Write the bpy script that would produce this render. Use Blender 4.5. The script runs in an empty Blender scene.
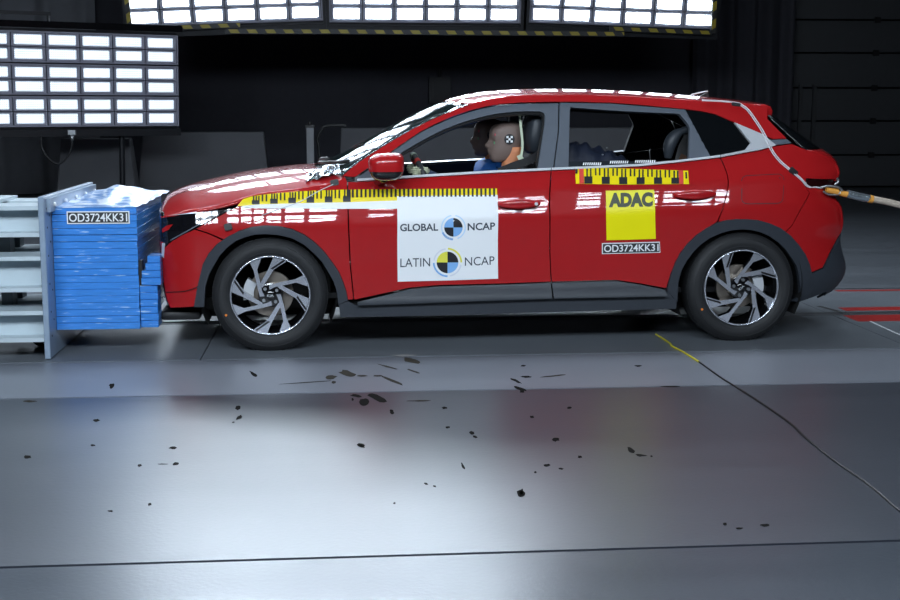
import bpy, bmesh, math, random
import numpy as np
from mathutils import Vector, Matrix
from mathutils.geometry import delaunay_2d_cdt

random.seed(7)
R = math.radians
scene = bpy.context.scene
COL = scene.collection

# ------------------------------------------------------------------ camera, world, exposure
F_PX, CAM_H, YAW = 1290.0, 1.32, R(5.0)
PITCH = math.atan(191 / F_PX)
cam_d = bpy.data.cameras.new('camera'); cam = bpy.data.objects.new('camera', cam_d); COL.objects.link(cam)
cam_d.sensor_width = 36; cam_d.lens = F_PX / 900 * 36
cam_d.clip_end = 200
cam.location = (0, 0, CAM_H)
cam.rotation_euler = (math.pi / 2 - PITCH, 0, -YAW)
scene.camera = cam

world = bpy.data.worlds.new('world'); scene.world = world; world.use_nodes = True
wb = world.node_tree.nodes['Background']
wb.inputs[0].default_value = (0.6, 0.7, 1.0, 1); wb.inputs[1].default_value = 0.004

scene.view_settings.view_transform = 'Standard'
scene.view_settings.look = 'None'
scene.view_settings.gamma = 1
scene.view_settings.use_curve_mapping = False
scene.view_settings.exposure = 0.0
LAMP_VISIBLE, LAMP_OVERHEAD, LAMP_CAMERA_SIDE, LAMP_HIGH, LAMP_LOW, LAMP_CAMERA_REAR = 20.0, 34.0, 88.0, 66.0, 1.6, 48.0
scene.cycles.max_bounces = 7
scene.cycles.diffuse_bounces = 3
scene.cycles.glossy_bounces = 4
scene.cycles.sample_clamp_indirect = 6.0
scene.cycles.caustics_reflective = False
scene.cycles.caustics_refractive = False

# ------------------------------------------------------------------ where things stand: site measurements taken through the lens
_fw = np.array([math.sin(YAW) * math.cos(PITCH), math.cos(YAW) * math.cos(PITCH), -math.sin(PITCH)])
_rt = np.array([math.cos(YAW), -math.sin(YAW), 0.0])
_up = np.cross(_rt, _fw)
_C = np.array([0, 0, CAM_H])
def ray(px, py): return _fw + _rt * (px - 450) / F_PX - _up * (py - 300) / F_PX
def onplane(px, py, p, n):
    d = ray(px, py); t = np.dot(np.array(p) - _C, n) / np.dot(d, n); return _C + d * t
def ground(px, py, z=0.0): return onplane(px, py, (0, 0, z), (0, 0, 1))
def at_y(px, py, Y): return onplane(px, py, (0, Y, 0), (0, 1, 0))
def at_x(px, py, X): return onplane(px, py, (X, 0, 0), (1, 0, 0))

# car frame: x to the rear from the front axle, y away from the camera from the centre line, z up
_a, _b = ground(270, 351.3), ground(736, 341.3)
CAR_TH = math.atan2(_b[1] - _a[1], _b[0] - _a[0])
EX = np.array([math.cos(CAR_TH), math.sin(CAR_TH), 0]); EY = np.array([-math.sin(CAR_TH), math.cos(CAR_TH), 0])
TYRE_Y = 0.855
CAR_O = _a + EY * TYRE_Y
WHEELBASE = 2.665
def lp(px, py, y=-0.87):
    P = onplane(px, py, CAR_O + EY * y, EY) - CAR_O
    return float(P @ EX), float(P[2])
def car_local(P):
    d = np.asarray(P) - CAR_O
    return (float(d @ EX), float(d @ EY), float(d[2]))

# ------------------------------------------------------------------ materials
MATS = {}
def mat(name, color, rough=0.5, metal=0.0, coat=0.0, spec=0.5, emit=None, strength=0.0, var=0.08, scale=12.0, bump=0.0, bscale=80.0, rvar=0.0, trans=0.0, alpha=1.0, ior=1.45):
    if name in MATS: return MATS[name]
    m = bpy.data.materials.new(name); m.use_nodes = True
    nt = m.node_tree; b = nt.nodes['Principled BSDF']
    b.inputs['Roughness'].default_value = rough
    b.inputs['Metallic'].default_value = metal
    b.inputs['Coat Weight'].default_value = coat
    b.inputs['Coat Roughness'].default_value = 0.015
    b.inputs['Specular IOR Level'].default_value = spec
    b.inputs['IOR'].default_value = ior
    b.inputs['Transmission Weight'].default_value = trans
    b.inputs['Alpha'].default_value = alpha
    c = (*color, 1)
    tc = nt.nodes.new('ShaderNodeTexCoord')
    if var > 0:
        n = nt.nodes.new('ShaderNodeTexNoise'); n.inputs['Scale'].default_value = scale; n.inputs['Detail'].default_value = 4
        nt.links.new(tc.outputs['Object'], n.inputs['Vector'])
        mx = nt.nodes.new('ShaderNodeMix'); mx.data_type = 'RGBA'
        mx.inputs[6].default_value = tuple(v * (1 - var) for v in color) + (1,)
        mx.inputs[7].default_value = tuple(min(1, v * (1 + var)) for v in color) + (1,)
        nt.links.new(n.outputs['Fac'], mx.inputs[0]); nt.links.new(mx.outputs[2], b.inputs['Base Color'])
        if rvar > 0:
            mr = nt.nodes.new('ShaderNodeMapRange'); mr.inputs['To Min'].default_value = max(0, rough - rvar); mr.inputs['To Max'].default_value = rough + rvar
            nt.links.new(n.outputs['Fac'], mr.inputs['Value']); nt.links.new(mr.outputs[0], b.inputs['Roughness'])
    else:
        b.inputs['Base Color'].default_value = c
    if bump > 0:
        n2 = nt.nodes.new('ShaderNodeTexNoise'); n2.inputs['Scale'].default_value = bscale; n2.inputs['Detail'].default_value = 3
        bp = nt.nodes.new('ShaderNodeBump'); bp.inputs['Strength'].default_value = bump; bp.inputs['Distance'].default_value = 0.01
        nt.links.new(tc.outputs['Object'], n2.inputs['Vector']); nt.links.new(n2.outputs['Fac'], bp.inputs['Height']); nt.links.new(bp.outputs[0], b.inputs['Normal'])
    if emit:
        b.inputs['Emission Color'].default_value = (*emit, 1); b.inputs['Emission Strength'].default_value = strength
    MATS[name] = m
    return m

PAINT = mat('red_paint', (0.40, 0.010, 0.012), 0.42, 0.0, 1.0, 0.12, var=0.03)
TRIM = mat('black_interior_trim', (0.012, 0.012, 0.014), 0.55, var=0.1)
CLAD = mat('grey_cladding', (0.029, 0.034, 0.043), 0.45, bump=0.12, bscale=900)
FRAME = mat('satin_window_frame', (0.10, 0.115, 0.14), 0.42, var=0.05)
CHROME = mat('satin_chrome', (0.78, 0.80, 0.83), 0.35, 0.35, var=0.02)
SILVER = mat('silver_trim', (0.62, 0.64, 0.67), 0.35, 0.3, var=0.02)
GLASSD = mat('dark_glass', (0.004, 0.005, 0.006), 0.03, spec=0.6, var=0.0)
LENS = mat('black_lamp_lens', (0.006, 0.006, 0.008), 0.05, coat=1.0, var=0.0)
RUBBER = mat('tyre_rubber', (0.014, 0.0145, 0.016), 0.6, var=0.15, bump=0.1, bscale=200)
ALLOY = mat('machined_alloy', (0.68, 0.70, 0.77), 0.24, 0.8, var=0.04)
BLACKGLOSS = mat('gloss_black', (0.006, 0.006, 0.007), 0.12, coat=0.6, var=0.0)
BLACK = mat('black_plastic', (0.010, 0.010, 0.011), 0.45)
VOID = mat('underbody_black', (0.004, 0.004, 0.004), 0.8)
STEEL = mat('bare_steel', (0.45, 0.46, 0.48), 0.35, 1.0)
DISC = mat('brake_disc', (0.32, 0.28, 0.24), 0.4, 1.0)
WHITE = mat('white_vinyl', (0.86, 0.87, 0.88), 0.4, var=0.01)
YELLOW = mat('yellow_vinyl', (0.92, 0.72, 0.0), 0.4, var=0.02)
ADACY = mat('bright_yellow_vinyl', (0.90, 0.80, 0.0), 0.4, var=0.01)
INK = mat('black_ink', (0.015, 0.016, 0.020), 0.45, var=0.0)
INKGREY = mat('dark_grey_ink', (0.045, 0.055, 0.075), 0.45, var=0.0)
INKOLIVE = mat('dark_olive_ink', (0.05, 0.06, 0.03), 0.45, var=0.0)
LBLUE = mat('light_blue_ink', (0.22, 0.45, 0.80), 0.45, var=0.0)
PALEBLUE = mat('pale_blue_ink', (0.55, 0.72, 0.90), 0.45, var=0.0)
LEMON = mat('lemon_ink', (0.80, 0.75, 0.08), 0.45, var=0.0)
REDINK = mat('red_ink', (0.70, 0.06, 0.04), 0.45, var=0.0)
GREYINK = mat('pale_grey_ink', (0.55, 0.56, 0.60), 0.45, var=0.0)
TAPEBLACK = mat('black_tape', (0.012, 0.012, 0.013), 0.5)

# ------------------------------------------------------------------ object helpers
def setp(o, label=None, cat=None, group=None, kind=None):
    if label: o['label'] = label
    if cat: o['category'] = cat
    if group: o['group'] = group
    if kind: o['kind'] = kind
    return o
def empty(name, loc=(0, 0, 0), rz=0.0, label=None, cat=None, group=None, kind=None):
    o = bpy.data.objects.new(name, None); COL.objects.link(o); o.location = loc; o.rotation_euler = (0, 0, rz)
    o.empty_display_size = 0.1
    return setp(o, label, cat, group, kind)
def link_mesh(name, me, parent=None, mats=()):
    o = bpy.data.objects.new(name, me); COL.objects.link(o)
    for m in (mats if isinstance(mats, (list, tuple)) else [mats]): me.materials.append(m)
    if parent: o.parent = parent
    return o
def mesh_obj(name, verts, faces, mats, parent=None, smooth=False, midx=None):
    me = bpy.data.meshes.new(name); me.from_pydata([tuple(map(float, v)) for v in verts], [], faces)
    if midx is not None:
        for p, i in zip(me.polygons, midx): p.material_index = i
    if smooth:
        for p in me.polygons: p.use_smooth = True
    me.update()
    return link_mesh(name, me, parent, mats)
def bm_obj(name, bm, mats, parent=None, smooth=None, recalc=True):
    if recalc: bmesh.ops.recalc_face_normals(bm, faces=bm.faces)
    me = bpy.data.meshes.new(name); bm.to_mesh(me); bm.free()
    if smooth is not None:
        for p in me.polygons: p.use_smooth = True
        if smooth < 180: me.set_sharp_from_angle(angle=R(smooth))
    return link_mesh(name, me, parent, mats)
def add_box(bm, x0, x1, y0, y1, z0, z1, mi=0, M=None):
    vs = [bm.verts.new(v) for v in ((x0,y0,z0),(x1,y0,z0),(x1,y1,z0),(x0,y1,z0),(x0,y0,z1),(x1,y0,z1),(x1,y1,z1),(x0,y1,z1))]
    if M is not None:
        for v in vs: v.co = M @ v.co
    for f in ((0,3,2,1),(4,5,6,7),(0,1,5,4),(1,2,6,5),(2,3,7,6),(3,0,4,7)):
        fc = bm.faces.new([vs[i] for i in f]); fc.material_index = mi
    return vs
def box(name, x0, x1, y0, y1, z0, z1, m, parent=None, bevel=0.0, seg=2):
    bm = bmesh.new(); add_box(bm, x0, x1, y0, y1, z0, z1)
    if bevel: bmesh.ops.bevel(bm, geom=bm.edges[:], offset=bevel, segments=seg, affect='EDGES', profile=0.6)
    return bm_obj(name, bm, m, parent, smooth=40 if bevel else None)
def add_tube(bm, pts, r, n=8, mi=0, cap=True, ell=None):
    pts = [Vector(p) for p in pts]; rings = []
    rs = r if isinstance(r, (list, tuple)) else [r] * len(pts)
    prev = None
    for i, p in enumerate(pts):
        t = (pts[min(i + 1, len(pts) - 1)] - pts[max(i - 1, 0)]).normalized()
        u = prev if prev is not None else (Vector((0, 0, 1)) if abs(t.z) < 0.9 else Vector((0, 1, 0)))
        u = (u - t * u.dot(t)).normalized(); v = t.cross(u); prev = u
        rings.append([bm.verts.new(p + (u * math.cos(2*math.pi*k/n) + v * math.sin(2*math.pi*k/n)) * rs[i]) for k in range(n)])
    for a, b in zip(rings, rings[1:]):
        for k in range(n):
            f = bm.faces.new([a[k], a[(k+1) % n], b[(k+1) % n], b[k]]); f.material_index = mi; f.smooth = True
    if cap:
        bm.faces.new(list(reversed(rings[0]))).material_index = mi; bm.faces.new(rings[-1]).material_index = mi
def tube(name, pts, r, m, parent=None, n=8):
    bm = bmesh.new(); add_tube(bm, pts, r, n); return bm_obj(name, bm, m, parent, smooth=60)
def catmull(pts, n=8):
    P = [np.array(p, float) for p in pts]; P = [2*P[0]-P[1]] + P + [2*P[-1]-P[-2]]; out = []
    for i in range(1, len(P) - 2):
        for k in range(n):
            t = k / n
            out.append(0.5*((2*P[i]) + (-P[i-1]+P[i+1])*t + (2*P[i-1]-5*P[i]+4*P[i+1]-P[i+2])*t*t + (-P[i-1]+3*P[i]-3*P[i+1]+P[i+2])*t**3))
    out.append(P[-2]); return out
def lathe_bm(bm, prof, n=64, mi=0, axis='Y', close=False):
    """prof: (radius, offset) pairs; turned about the local y axis"""
    rings = [[bm.verts.new((r*math.cos(2*math.pi*k/n), o, r*math.sin(2*math.pi*k/n))) for k in range(n)] for r, o in prof]
    seq = list(zip(rings, rings[1:])) + ([(rings[-1], rings[0])] if close else [])
    for a, b in seq:
        for k in range(n):
            f = bm.faces.new([a[k], b[k], b[(k+1) % n], a[(k+1) % n]]); f.material_index = mi; f.smooth = True
def prism(bm, poly, y0, y1, mi_front=0, mi_side=0, taper=1.0):
    """poly in (x, z), extruded from y0 (front, towards -y) to y1"""
    a = [bm.verts.new((x, y0, z)) for x, z in poly]; b = [bm.verts.new((x*taper, y1, z*taper)) for x, z in poly]; n = len(poly)
    f = bm.faces.new(a); f.material_index = mi_front; f.normal_update()
    if f.normal.y > 0: f.normal_flip()
    bm.faces.new(list(reversed(b))).material_index = mi_side
    for k in range(n):
        bm.faces.new([a[k], a[(k+1) % n], b[(k+1) % n], b[k]]).material_index = mi_side
def superloft(name, rows, m, parent=None, n=28, p=2.4, smooth=180, axis='z', disp=None):
    """rows: (level, front x, back x, half width[, y centre]) ellipse-like rings stacked in z"""
    verts, faces = [], []
    for row in rows:
        z, xf, xb, hw = row[:4]; yc = row[4] if len(row) > 4 else 0
        xc, rx = (xf + xb) / 2, (xb - xf) / 2
        for k in range(n):
            t = 2 * math.pi * k / n; c, s = math.cos(t), math.sin(t)
            v = [xc - rx * math.copysign(abs(c) ** (2 / p), c), yc + hw * math.copysign(abs(s) ** (2 / p), s), z]
            if disp: v = disp(v)
            verts.append(v)
    for i in range(len(rows) - 1):
        for k in range(n):
            faces.append((i*n+k, i*n+(k+1) % n, (i+1)*n+(k+1) % n, (i+1)*n+k))
    faces.append(tuple(range(n))); faces.append(tuple((len(rows)-1)*n + k for k in range(n)))
    bm = bmesh.new(); vs = [bm.verts.new(v) for v in verts]
    for f in faces: bm.faces.new([vs[i] for i in f])
    return bm_obj(name, bm, m, parent, smooth=smooth)
def interp(tab, x):
    return float(np.interp(x, [t[0] for t in tab], [t[1] for t in tab]))
def smooth_interp(tab, x):
    xs = [t[0] for t in tab]; ys = [t[1] for t in tab]
    if x <= xs[0]: return ys[0]
    if x >= xs[-1]: return ys[-1]
    i = int(np.searchsorted(xs, x)) - 1; i = max(0, min(i, len(xs) - 2))
    def slope(j):
        if j == 0: return (ys[1]-ys[0])/(xs[1]-xs[0])
        if j == len(xs)-1: return (ys[-1]-ys[-2])/(xs[-1]-xs[-2])
        return (ys[j+1]-ys[j-1])/(xs[j+1]-xs[j-1])
    h = xs[i+1]-xs[i]; t = (x-xs[i])/h
    return ((2*t**3-3*t**2+1)*ys[i] + (t**3-2*t**2+t)*h*slope(i) + (-2*t**3+3*t**2)*ys[i+1] + (t**3-t**2)*h*slope(i+1))
def sstep(a, b, x):
    t = min(1, max(0, (x-a)/(b-a))); return t*t*(3-2*t)
def text_mesh(s, bold=0.0, spacing=1.0):
    """flat outlines of a word as (verts, faces), scaled to the unit box"""
    cu = bpy.data.curves.new('lettering', 'FONT'); cu.body = s; cu.offset = bold; cu.space_character = spacing; cu.resolution_u = 4
    o = bpy.data.objects.new('lettering', cu); COL.objects.link(o)
    dg = bpy.context.evaluated_depsgraph_get(); ev = o.evaluated_get(dg); me = ev.to_mesh()
    vs = np.array([v.co[:2] for v in me.vertices]); fs = [tuple(p.vertices) for p in me.polygons]
    ev.to_mesh_clear(); bpy.data.objects.remove(o); bpy.data.curves.remove(cu)
    lo, hi = vs.min(0), vs.max(0)
    return (vs - lo) / (hi - lo), fs

# ------------------------------------------------------------------ the hall
def plate_mat(name, base, rough, rv, metal=0.0, streak=0.25, ior=1.5):
    m = bpy.data.materials.new(name); m.use_nodes = True; nt = m.node_tree; b = nt.nodes['Principled BSDF']
    b.inputs['Metallic'].default_value = metal; b.inputs['Specular IOR Level'].default_value = 0.5; b.inputs['IOR'].default_value = ior
    tc = nt.nodes.new('ShaderNodeTexCoord')
    mp = nt.nodes.new('ShaderNodeMapping'); mp.inputs['Scale'].default_value = (0.5, 2.2, 1)
    n1 = nt.nodes.new('ShaderNodeTexNoise'); n1.inputs['Scale'].default_value = 1.6; n1.inputs['Detail'].default_value = 8; n1.inputs['Roughness'].default_value = 0.62
    nt.links.new(tc.outputs['Object'], mp.inputs[0]); nt.links.new(mp.outputs[0], n1.inputs['Vector'])
    mx = nt.nodes.new('ShaderNodeMix'); mx.data_type = 'RGBA'
    mx.inputs[6].default_value = tuple(v*(1-streak) for v in base)+(1,); mx.inputs[7].default_value = tuple(v*(1+streak) for v in base)+(1,)
    nt.links.new(n1.outputs['Fac'], mx.inputs[0]); nt.links.new(mx.outputs[2], b.inputs['Base Color'])
    mr = nt.nodes.new('ShaderNodeMapRange'); mr.inputs['From Min'].default_value = 0.3; mr.inputs['From Max'].default_value = 0.7
    mr.inputs['To Min'].default_value = rough-rv; mr.inputs['To Max'].default_value = rough+rv
    nt.links.new(n1.outputs['Fac'], mr.inputs['Value']); nt.links.new(mr.outputs[0], b.inputs['Roughness'])
    n2 = nt.nodes.new('ShaderNodeTexNoise'); n2.inputs['Scale'].default_value = 55; n2.inputs['Detail'].default_value = 3
    bp = nt.nodes.new('ShaderNodeBump'); bp.inputs['Strength'].default_value = 0.12; bp.inputs['Distance'].default_value = 0.004
    nt.links.new(tc.outputs['Object'], n2.inputs['Vector']); nt.links.new(n2.outputs['Fac'], bp.inputs['Height']); nt.links.new(bp.outputs[0], b.inputs['Normal'])
    return m
FLOORM = plate_mat('painted_steel_plate', (0.026, 0.030, 0.042), 0.36, 0.015, ior=2.0, streak=0.12)
FLOORA = plate_mat('worn_steel_plate', (0.045, 0.052, 0.064), 0.31, 0.025, ior=1.55, streak=0.15)
FLOORC = plate_mat('edge_steel_plate', (0.16, 0.172, 0.20), 0.36, 0.02, ior=1.7, streak=0.15)
TRACKM = plate_mat('dark_track_plate', (0.15, 0.165, 0.185), 0.34, 0.03)
FARM = plate_mat('far_floor_paint', (0.10, 0.11, 0.125), 0.4, 0.06)
SEAM = mat('dark_joint', (0.01, 0.01, 0.011), 0.7)
WALLM = mat('black_wall', (0.010, 0.010, 0.012), 0.9)

floor = box('floor', -14, 16, -6, 22, -0.12, -0.03, SEAM); setp(floor, 'steel plated test hall floor', None, None, 'structure')
XJ1, XJ2 = ground(210, 342)[0], ground(868, 330)[0]
def plate(x0, x1, y0, y1, m):
    bm = bmesh.new(); add_box(bm, x0+0.003, x1-0.003, y0+0.009, y1-0.009, -0.03, 0.0)
    o = bm_obj('floor_plate', bm, m, floor); return o
YS = [-6, 3.70, 5.965, 6.83]
for y0, y1, m in zip(YS, YS[1:], (FLOORA, FLOORM, FLOORC)): plate(-14, 16, y0, y1, m)
YR0, YR1 = ground(860, 314.6)[1], ground(860, 311.8)[1]
YL = ground(860, 289)[1]
for xa, xb in ((-14, XJ1), (XJ1, XJ2), (XJ2, 16)):
    plate(xa, xb, 6.83, YR0, TRACKM); plate(xa, xb, YR1, YL, TRACKM)
plate(-14, 16, YL + 0.03, 22, FARM)
# guide rail sunk between the track plates
for yy in (YR0 + 0.004, YR1 - 0.016):
    box('rail_edge', -14, 16, yy, yy + 0.012, -0.03, 0.003, STEEL, floor)
REDFLOOR = mat('red_floor_paint', (0.34, 0.018, 0.016), 0.4, var=0.2, scale=3)
def stripe(px0, pya, pyb, x1=9.0):
    a, b = ground(px0, pya), ground(px0, pyb)
    ya, yb = min(a[1], b[1]), max(a[1], b[1])
    bm = bmesh.new(); add_box(bm, a[0], x1, ya, yb, 0.0, 0.0012)
    bm_obj('red_stripe', bm, REDFLOOR, floor)
stripe(846, 310.9, 307.6); stripe(858, 321.5, 315.2); stripe(838, 291.5, 290.2)
WHITEP = mat('white_floor_paint', (0.7, 0.72, 0.74), 0.4)
a, b = ground(866, 319.5), ground(912, 340.5)
d = (b - a); nrm = np.array([-d[1], d[0], 0]) / np.hypot(d[0], d[1]) * 0.008
mesh_obj('white_line', [a-nrm+(0,0,.001), b-nrm+(0,0,.001), b+nrm+(0,0,.001), a+nrm+(0,0,.001)], [(0,1,2,3)], WHITEP, floor)
a, b = ground(818, 306), ground(848, 314)
d = (b - a); nrm = np.array([-d[1], d[0], 0]) / np.hypot(d[0], d[1]) * 0.02
mesh_obj('dark_joint_strip', [a-nrm+(0,0,.001), b-nrm+(0,0,.001), b+nrm+(0,0,.001), a+nrm+(0,0,.001)], [(0,1,2,3)], SEAM, floor)

# walls and ceiling
def struct(o, label): return setp(o, label, None, None, 'structure')
struct(box('wall_back', -14, 16, 21.5, 21.7, 0, 6.5, WALLM), 'black rear wall of the hall')
struct(box('wall_front', -14, 16, -6.2, -6, 0, 6.5, WALLM), 'dark wall behind the camera')
struct(box('wall_left', -14.2, -14, -6, 21.5, 0, 6.5, WALLM), 'dark side wall beyond the barrier')
struct(box('wall_right', 16, 16.2, -6, 21.5, 0, 6.5, WALLM), 'dark side wall behind the car')
struct(box('ceiling', -14, 16, -6, 21.5, 6.5, 6.7, WALLM), 'black hall ceiling')
# curtains on the rear wall
def curtain(name, px0, px1, z0, z1, Y, amp, wl, m, label):
    xa, xb = at_y(px0, 109, Y)[0], at_y(px1, 109, Y)[0]; n = int((xb-xa)/0.035); V, Fc = [], []
    rnd = random.Random(name + str(px0)); ph = [rnd.uniform(0, 6.28) for _ in range(3)]
    for i in range(n+1):
        x = xa + (xb-xa)*i/n
        y = Y + amp*(math.sin(2*math.pi*x/wl+ph[0]) + 0.6*math.sin(2*math.pi*x/(wl*1.73)+ph[1]) + 0.4*math.sin(2*math.pi*x/(wl*0.61)+ph[2]))
        V += [(x, y, z0), (x + 0.01*math.sin(5*x), y*1.0 + 0.2*(Y-y), z1)]
    for i in range(n): Fc.append((2*i, 2*i+2, 2*i+3, 2*i+1))
    o = mesh_obj(name, V, Fc, m, None, True); setp(o, label, 'curtain', 'hall curtains'); return o
CURT = mat('black_curtain', (0.06, 0.06, 0.072), 0.9, spec=0.2)
CURTG = mat('grey_curtain', (0.22, 0.225, 0.25), 0.9, spec=0.2)
curtain('stage_curtain', 95, 700, 0.02, 6.4, 20.9, 0.03, 1.3, CURT, 'wide black curtain hanging behind the three upper lamp banks')
curtain('stage_curtain', 690, 792, 0.02, 6.4, 20.6, 0.07, 0.33, CURT, 'narrow folded black curtain beside the sectional door')
curtain('stage_curtain', -140, 98, 0.02, 6.4, 20.5, 0.05, 0.5, CURTG, 'dark grey curtain behind the low lamp bank')
# sectional door
DOORM = mat('sectional_door_paint', (0.045, 0.047, 0.052), 0.6)
DY = 21.2
dx0, dx1 = at_y(789, 100, DY)[0], 13.5
door = empty('door_1', ((dx0+dx1)/2, DY, 0)); setp(door, 'dark sectional overhead door', None, None, 'structure')
lines = [at_y(860, y, DY)[2] for y in (187, 155, 121, 88, 53, 20, -14, -48, -82)]
for z0, z1 in zip(lines, lines[1:]):
    o = box('door_panel', dx0-door.location.x, dx1-door.location.x, 0, 0.06, max(z0, 0.02)+0.012, z1-0.012, DOORM, door, 0.012)
    h = at_y(873, 109, DY)[0]-door.location.x
    box('hinge', h-0.05, h+0.05, -0.03, 0.0, z1-0.05, z1+0.05, BLACK, door)
for px, w in ((799, .05), (813, .06)):
    h = at_y(px, 109, DY)[0]-door.location.x
    box('door_rail', h-w/2, h+w/2, -0.06, -0.01, 0.1, at_y(px, 84, DY)[2], mat('dull_grey_rail', (0.05, 0.052, 0.055), 0.5), door)
# box on the curtain
p = at_y(440, 90, 20.6)
bm = bmesh.new(); add_box(bm, p[0]-0.17, p[0]+0.17, 20.62, 20.86, p[2]-0.2, p[2]+0.2); add_box(bm, p[0]-0.11, p[0]+0.11, 20.59, 20.63, p[2]-0.13, p[2]+0.12); add_tube(bm, [(p[0], 20.66, p[2]+.2), (p[0], 20.66, p[2]+.36)], .03)
setp(bm_obj('junction_box', bm, mat('dark_box', (0.03, 0.031, 0.034), 0.6)), 'small dark electrical box in front of the curtain above the windscreen', 'box')

# ------------------------------------------------------------------ lamp banks
def led_mat(name, strength):
    m = bpy.data.materials.new(name); m.use_nodes = True; nt = m.node_tree; b = nt.nodes['Principled BSDF']
    b.inputs['Base Color'].default_value = (0.8, 0.85, 0.9, 1); b.inputs['Emission Color'].default_value = (0.76, 0.88, 1.0, 1)
    tc = nt.nodes.new('ShaderNodeTexCoord'); sx = nt.nodes.new('ShaderNodeSeparateXYZ'); nt.links.new(tc.outputs['Object'], sx.inputs[0])
    def mth(op, a, bv=None):
        n = nt.nodes.new('ShaderNodeMath'); n.operation = op
        if isinstance(a, (int, float)): n.inputs[0].default_value = a
        else: nt.links.new(a, n.inputs[0])
        if bv is not None:
            if isinstance(bv, (int, float)): n.inputs[1].default_value = bv
            else: nt.links.new(bv, n.inputs[1])
        return n.outputs[0]
    s1 = mth('ABSOLUTE', mth('SINE', mth('MULTIPLY', sx.outputs[0], math.pi/0.0175)))
    s2 = mth('ABSOLUTE', mth('SINE', mth('MULTIPLY', sx.outputs[2], math.pi/0.0225)))
    v = mth('MULTIPLY', mth('ADD', mth('MULTIPLY', mth('POWER', mth('MULTIPLY', s1, s2), 1.3), 1.9), 0.02), strength)
    nt.links.new(v, b.inputs['Emission Strength'])
    return m
LEDD = led_mat('led_array_camera_rear', LAMP_CAMERA_REAR)
LEDL = led_mat('led_array_low', LAMP_LOW)
LEDH = led_mat('led_array_high', LAMP_HIGH)
LEDV, LEDO, LEDC = led_mat('led_array_rear', LAMP_VISIBLE), led_mat('led_array_overhead', LAMP_OVERHEAD), led_mat('led_array_camera_side', LAMP_CAMERA_SIDE)
RIGM = mat('lamp_bank_metal', (0.014, 0.015, 0.018), 0.4, 0.3)
BEZEL = mat('lamp_bezel_grey', (0.26, 0.26, 0.32), 0.5)
PX, RZ, MZ = 0.325, 0.152, 0.345
def hazard_mat():
    m = bpy.data.materials.new('hazard_tape_print'); m.use_nodes = True; nt = m.node_tree; b = nt.nodes['Principled BSDF']
    tc = nt.nodes.new('ShaderNodeTexCoord'); mp = nt.nodes.new('ShaderNodeMapping'); mp.inputs['Rotation'].default_value = (0, R(35), 0)
    w = nt.nodes.new('ShaderNodeTexWave'); w.wave_type = 'BANDS'; w.bands_direction = 'X'; w.inputs['Scale'].default_value = 1.75
    cr = nt.nodes.new('ShaderNodeValToRGB'); cr.color_ramp.interpolation = 'CONSTANT'
    cr.color_ramp.elements[0].color = (0.012, 0.012, 0.012, 1); cr.color_ramp.elements[1].position = 0.5; cr.color_ramp.elements[1].color = (0.36, 0.27, 0.01, 1)
    nt.links.new(tc.outputs['Object'], mp.inputs[0]); nt.links.new(mp.outputs[0], w.inputs['Vector']); nt.links.new(w.outputs['Fac'], cr.inputs[0]); nt.links.new(cr.outputs[0], b.inputs['Base Color'])
    b.inputs['Roughness'].default_value = 0.5
    return m
HAZ = hazard_mat()
def lamp_mesh(led):
    bm = bmesh.new(); w, h = 0.258/2, 0.104/2
    vs = [bm.verts.new((x, 0, z)) for x, z in ((-w,-h),(w,-h),(w,h),(-w,h))]
    f = bm.faces.new(vs); f.material_index = 1
    o = [bm.verts.new((x, -0.012, z)) for x, z in ((-w-.028,-h-.020),(w+.028,-h-.020),(w+.028,h+.020),(-w-.028,h+.020))]
    bk = [bm.verts.new((v.co.x, 0.03, v.co.z)) for v in o]
    for k in range(4):
        bm.faces.new([o[k], o[(k+1)%4], vs[(k+1)%4], vs[k]]); bm.faces.new([bk[k], bk[(k+1)%4], o[(k+1)%4], o[k]])
    me = bpy.data.meshes.new('lamp'); bm.to_mesh(me); bm.free(); me.materials.append(BEZEL); me.materials.append(led); return me
LAMPS = {'v': lamp_mesh(LEDV), 'o': lamp_mesh(LEDO), 'c': lamp_mesh(LEDC), 'h': lamp_mesh(LEDH), 'l': lamp_mesh(LEDL), 'd': lamp_mesh(LEDD)}
def lamp_bank(loc, rot, kind, label, cols=6, mods=3, hangers=True, tape=False, group='LED lamp banks', stretch=1.0, size=1.0):
    root = empty('lamp_bank', loc, 0, label, 'lamp', group); root.rotation_euler = rot; root.scale = (stretch*size, size, size)
    W = cols*PX
    H = mods*MZ
    box('backing', -W/2-0.015, W/2+0.015, 0.04, 0.10, -0.02, H+0.02, RIGM, root)
    for mI in range(mods):
        zc = mI*MZ + MZ/2
        bm = bmesh.new()
        for z0, z1 in ((zc-MZ/2+.008, zc-MZ/2+.022), (zc+MZ/2-.022, zc+MZ/2-.008)): add_box(bm, -W/2-.015, W/2+.015, -0.02, 0.045, z0, z1)
        for x0, x1 in ((-W/2-.015, -W/2), (W/2, W/2+.015)): add_box(bm, x0, x1, -0.02, 0.045, zc-MZ/2+.022, zc+MZ/2-.022)
        bm_obj('module_frame', bm, BEZEL, root)
        for r in (-0.5, 0.5):
            for c in range(cols):
                o = bpy.data.objects.new('lamp', LAMPS[kind]); COL.objects.link(o); o.parent = root
                o.location = ((c-(cols-1)/2)*PX, 0, zc + r*RZ)
    if tape:
        bm = bmesh.new()
        for z0, z1 in ((-0.10, -0.02),): add_box(bm, -W/2-0.045, W/2+0.045, -0.03, 0.11, z0, z1)
        for x0, x1 in ((-W/2-0.045, -W/2-0.017), (W/2+0.017, W/2+0.045)): add_box(bm, x0, x1, -0.03, 0.11, -0.02, H+0.05)
        bm_obj('outer_frame', bm, RIGM, root)
    return root
RY = 16.3; RS = 16.3/13.6
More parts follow.
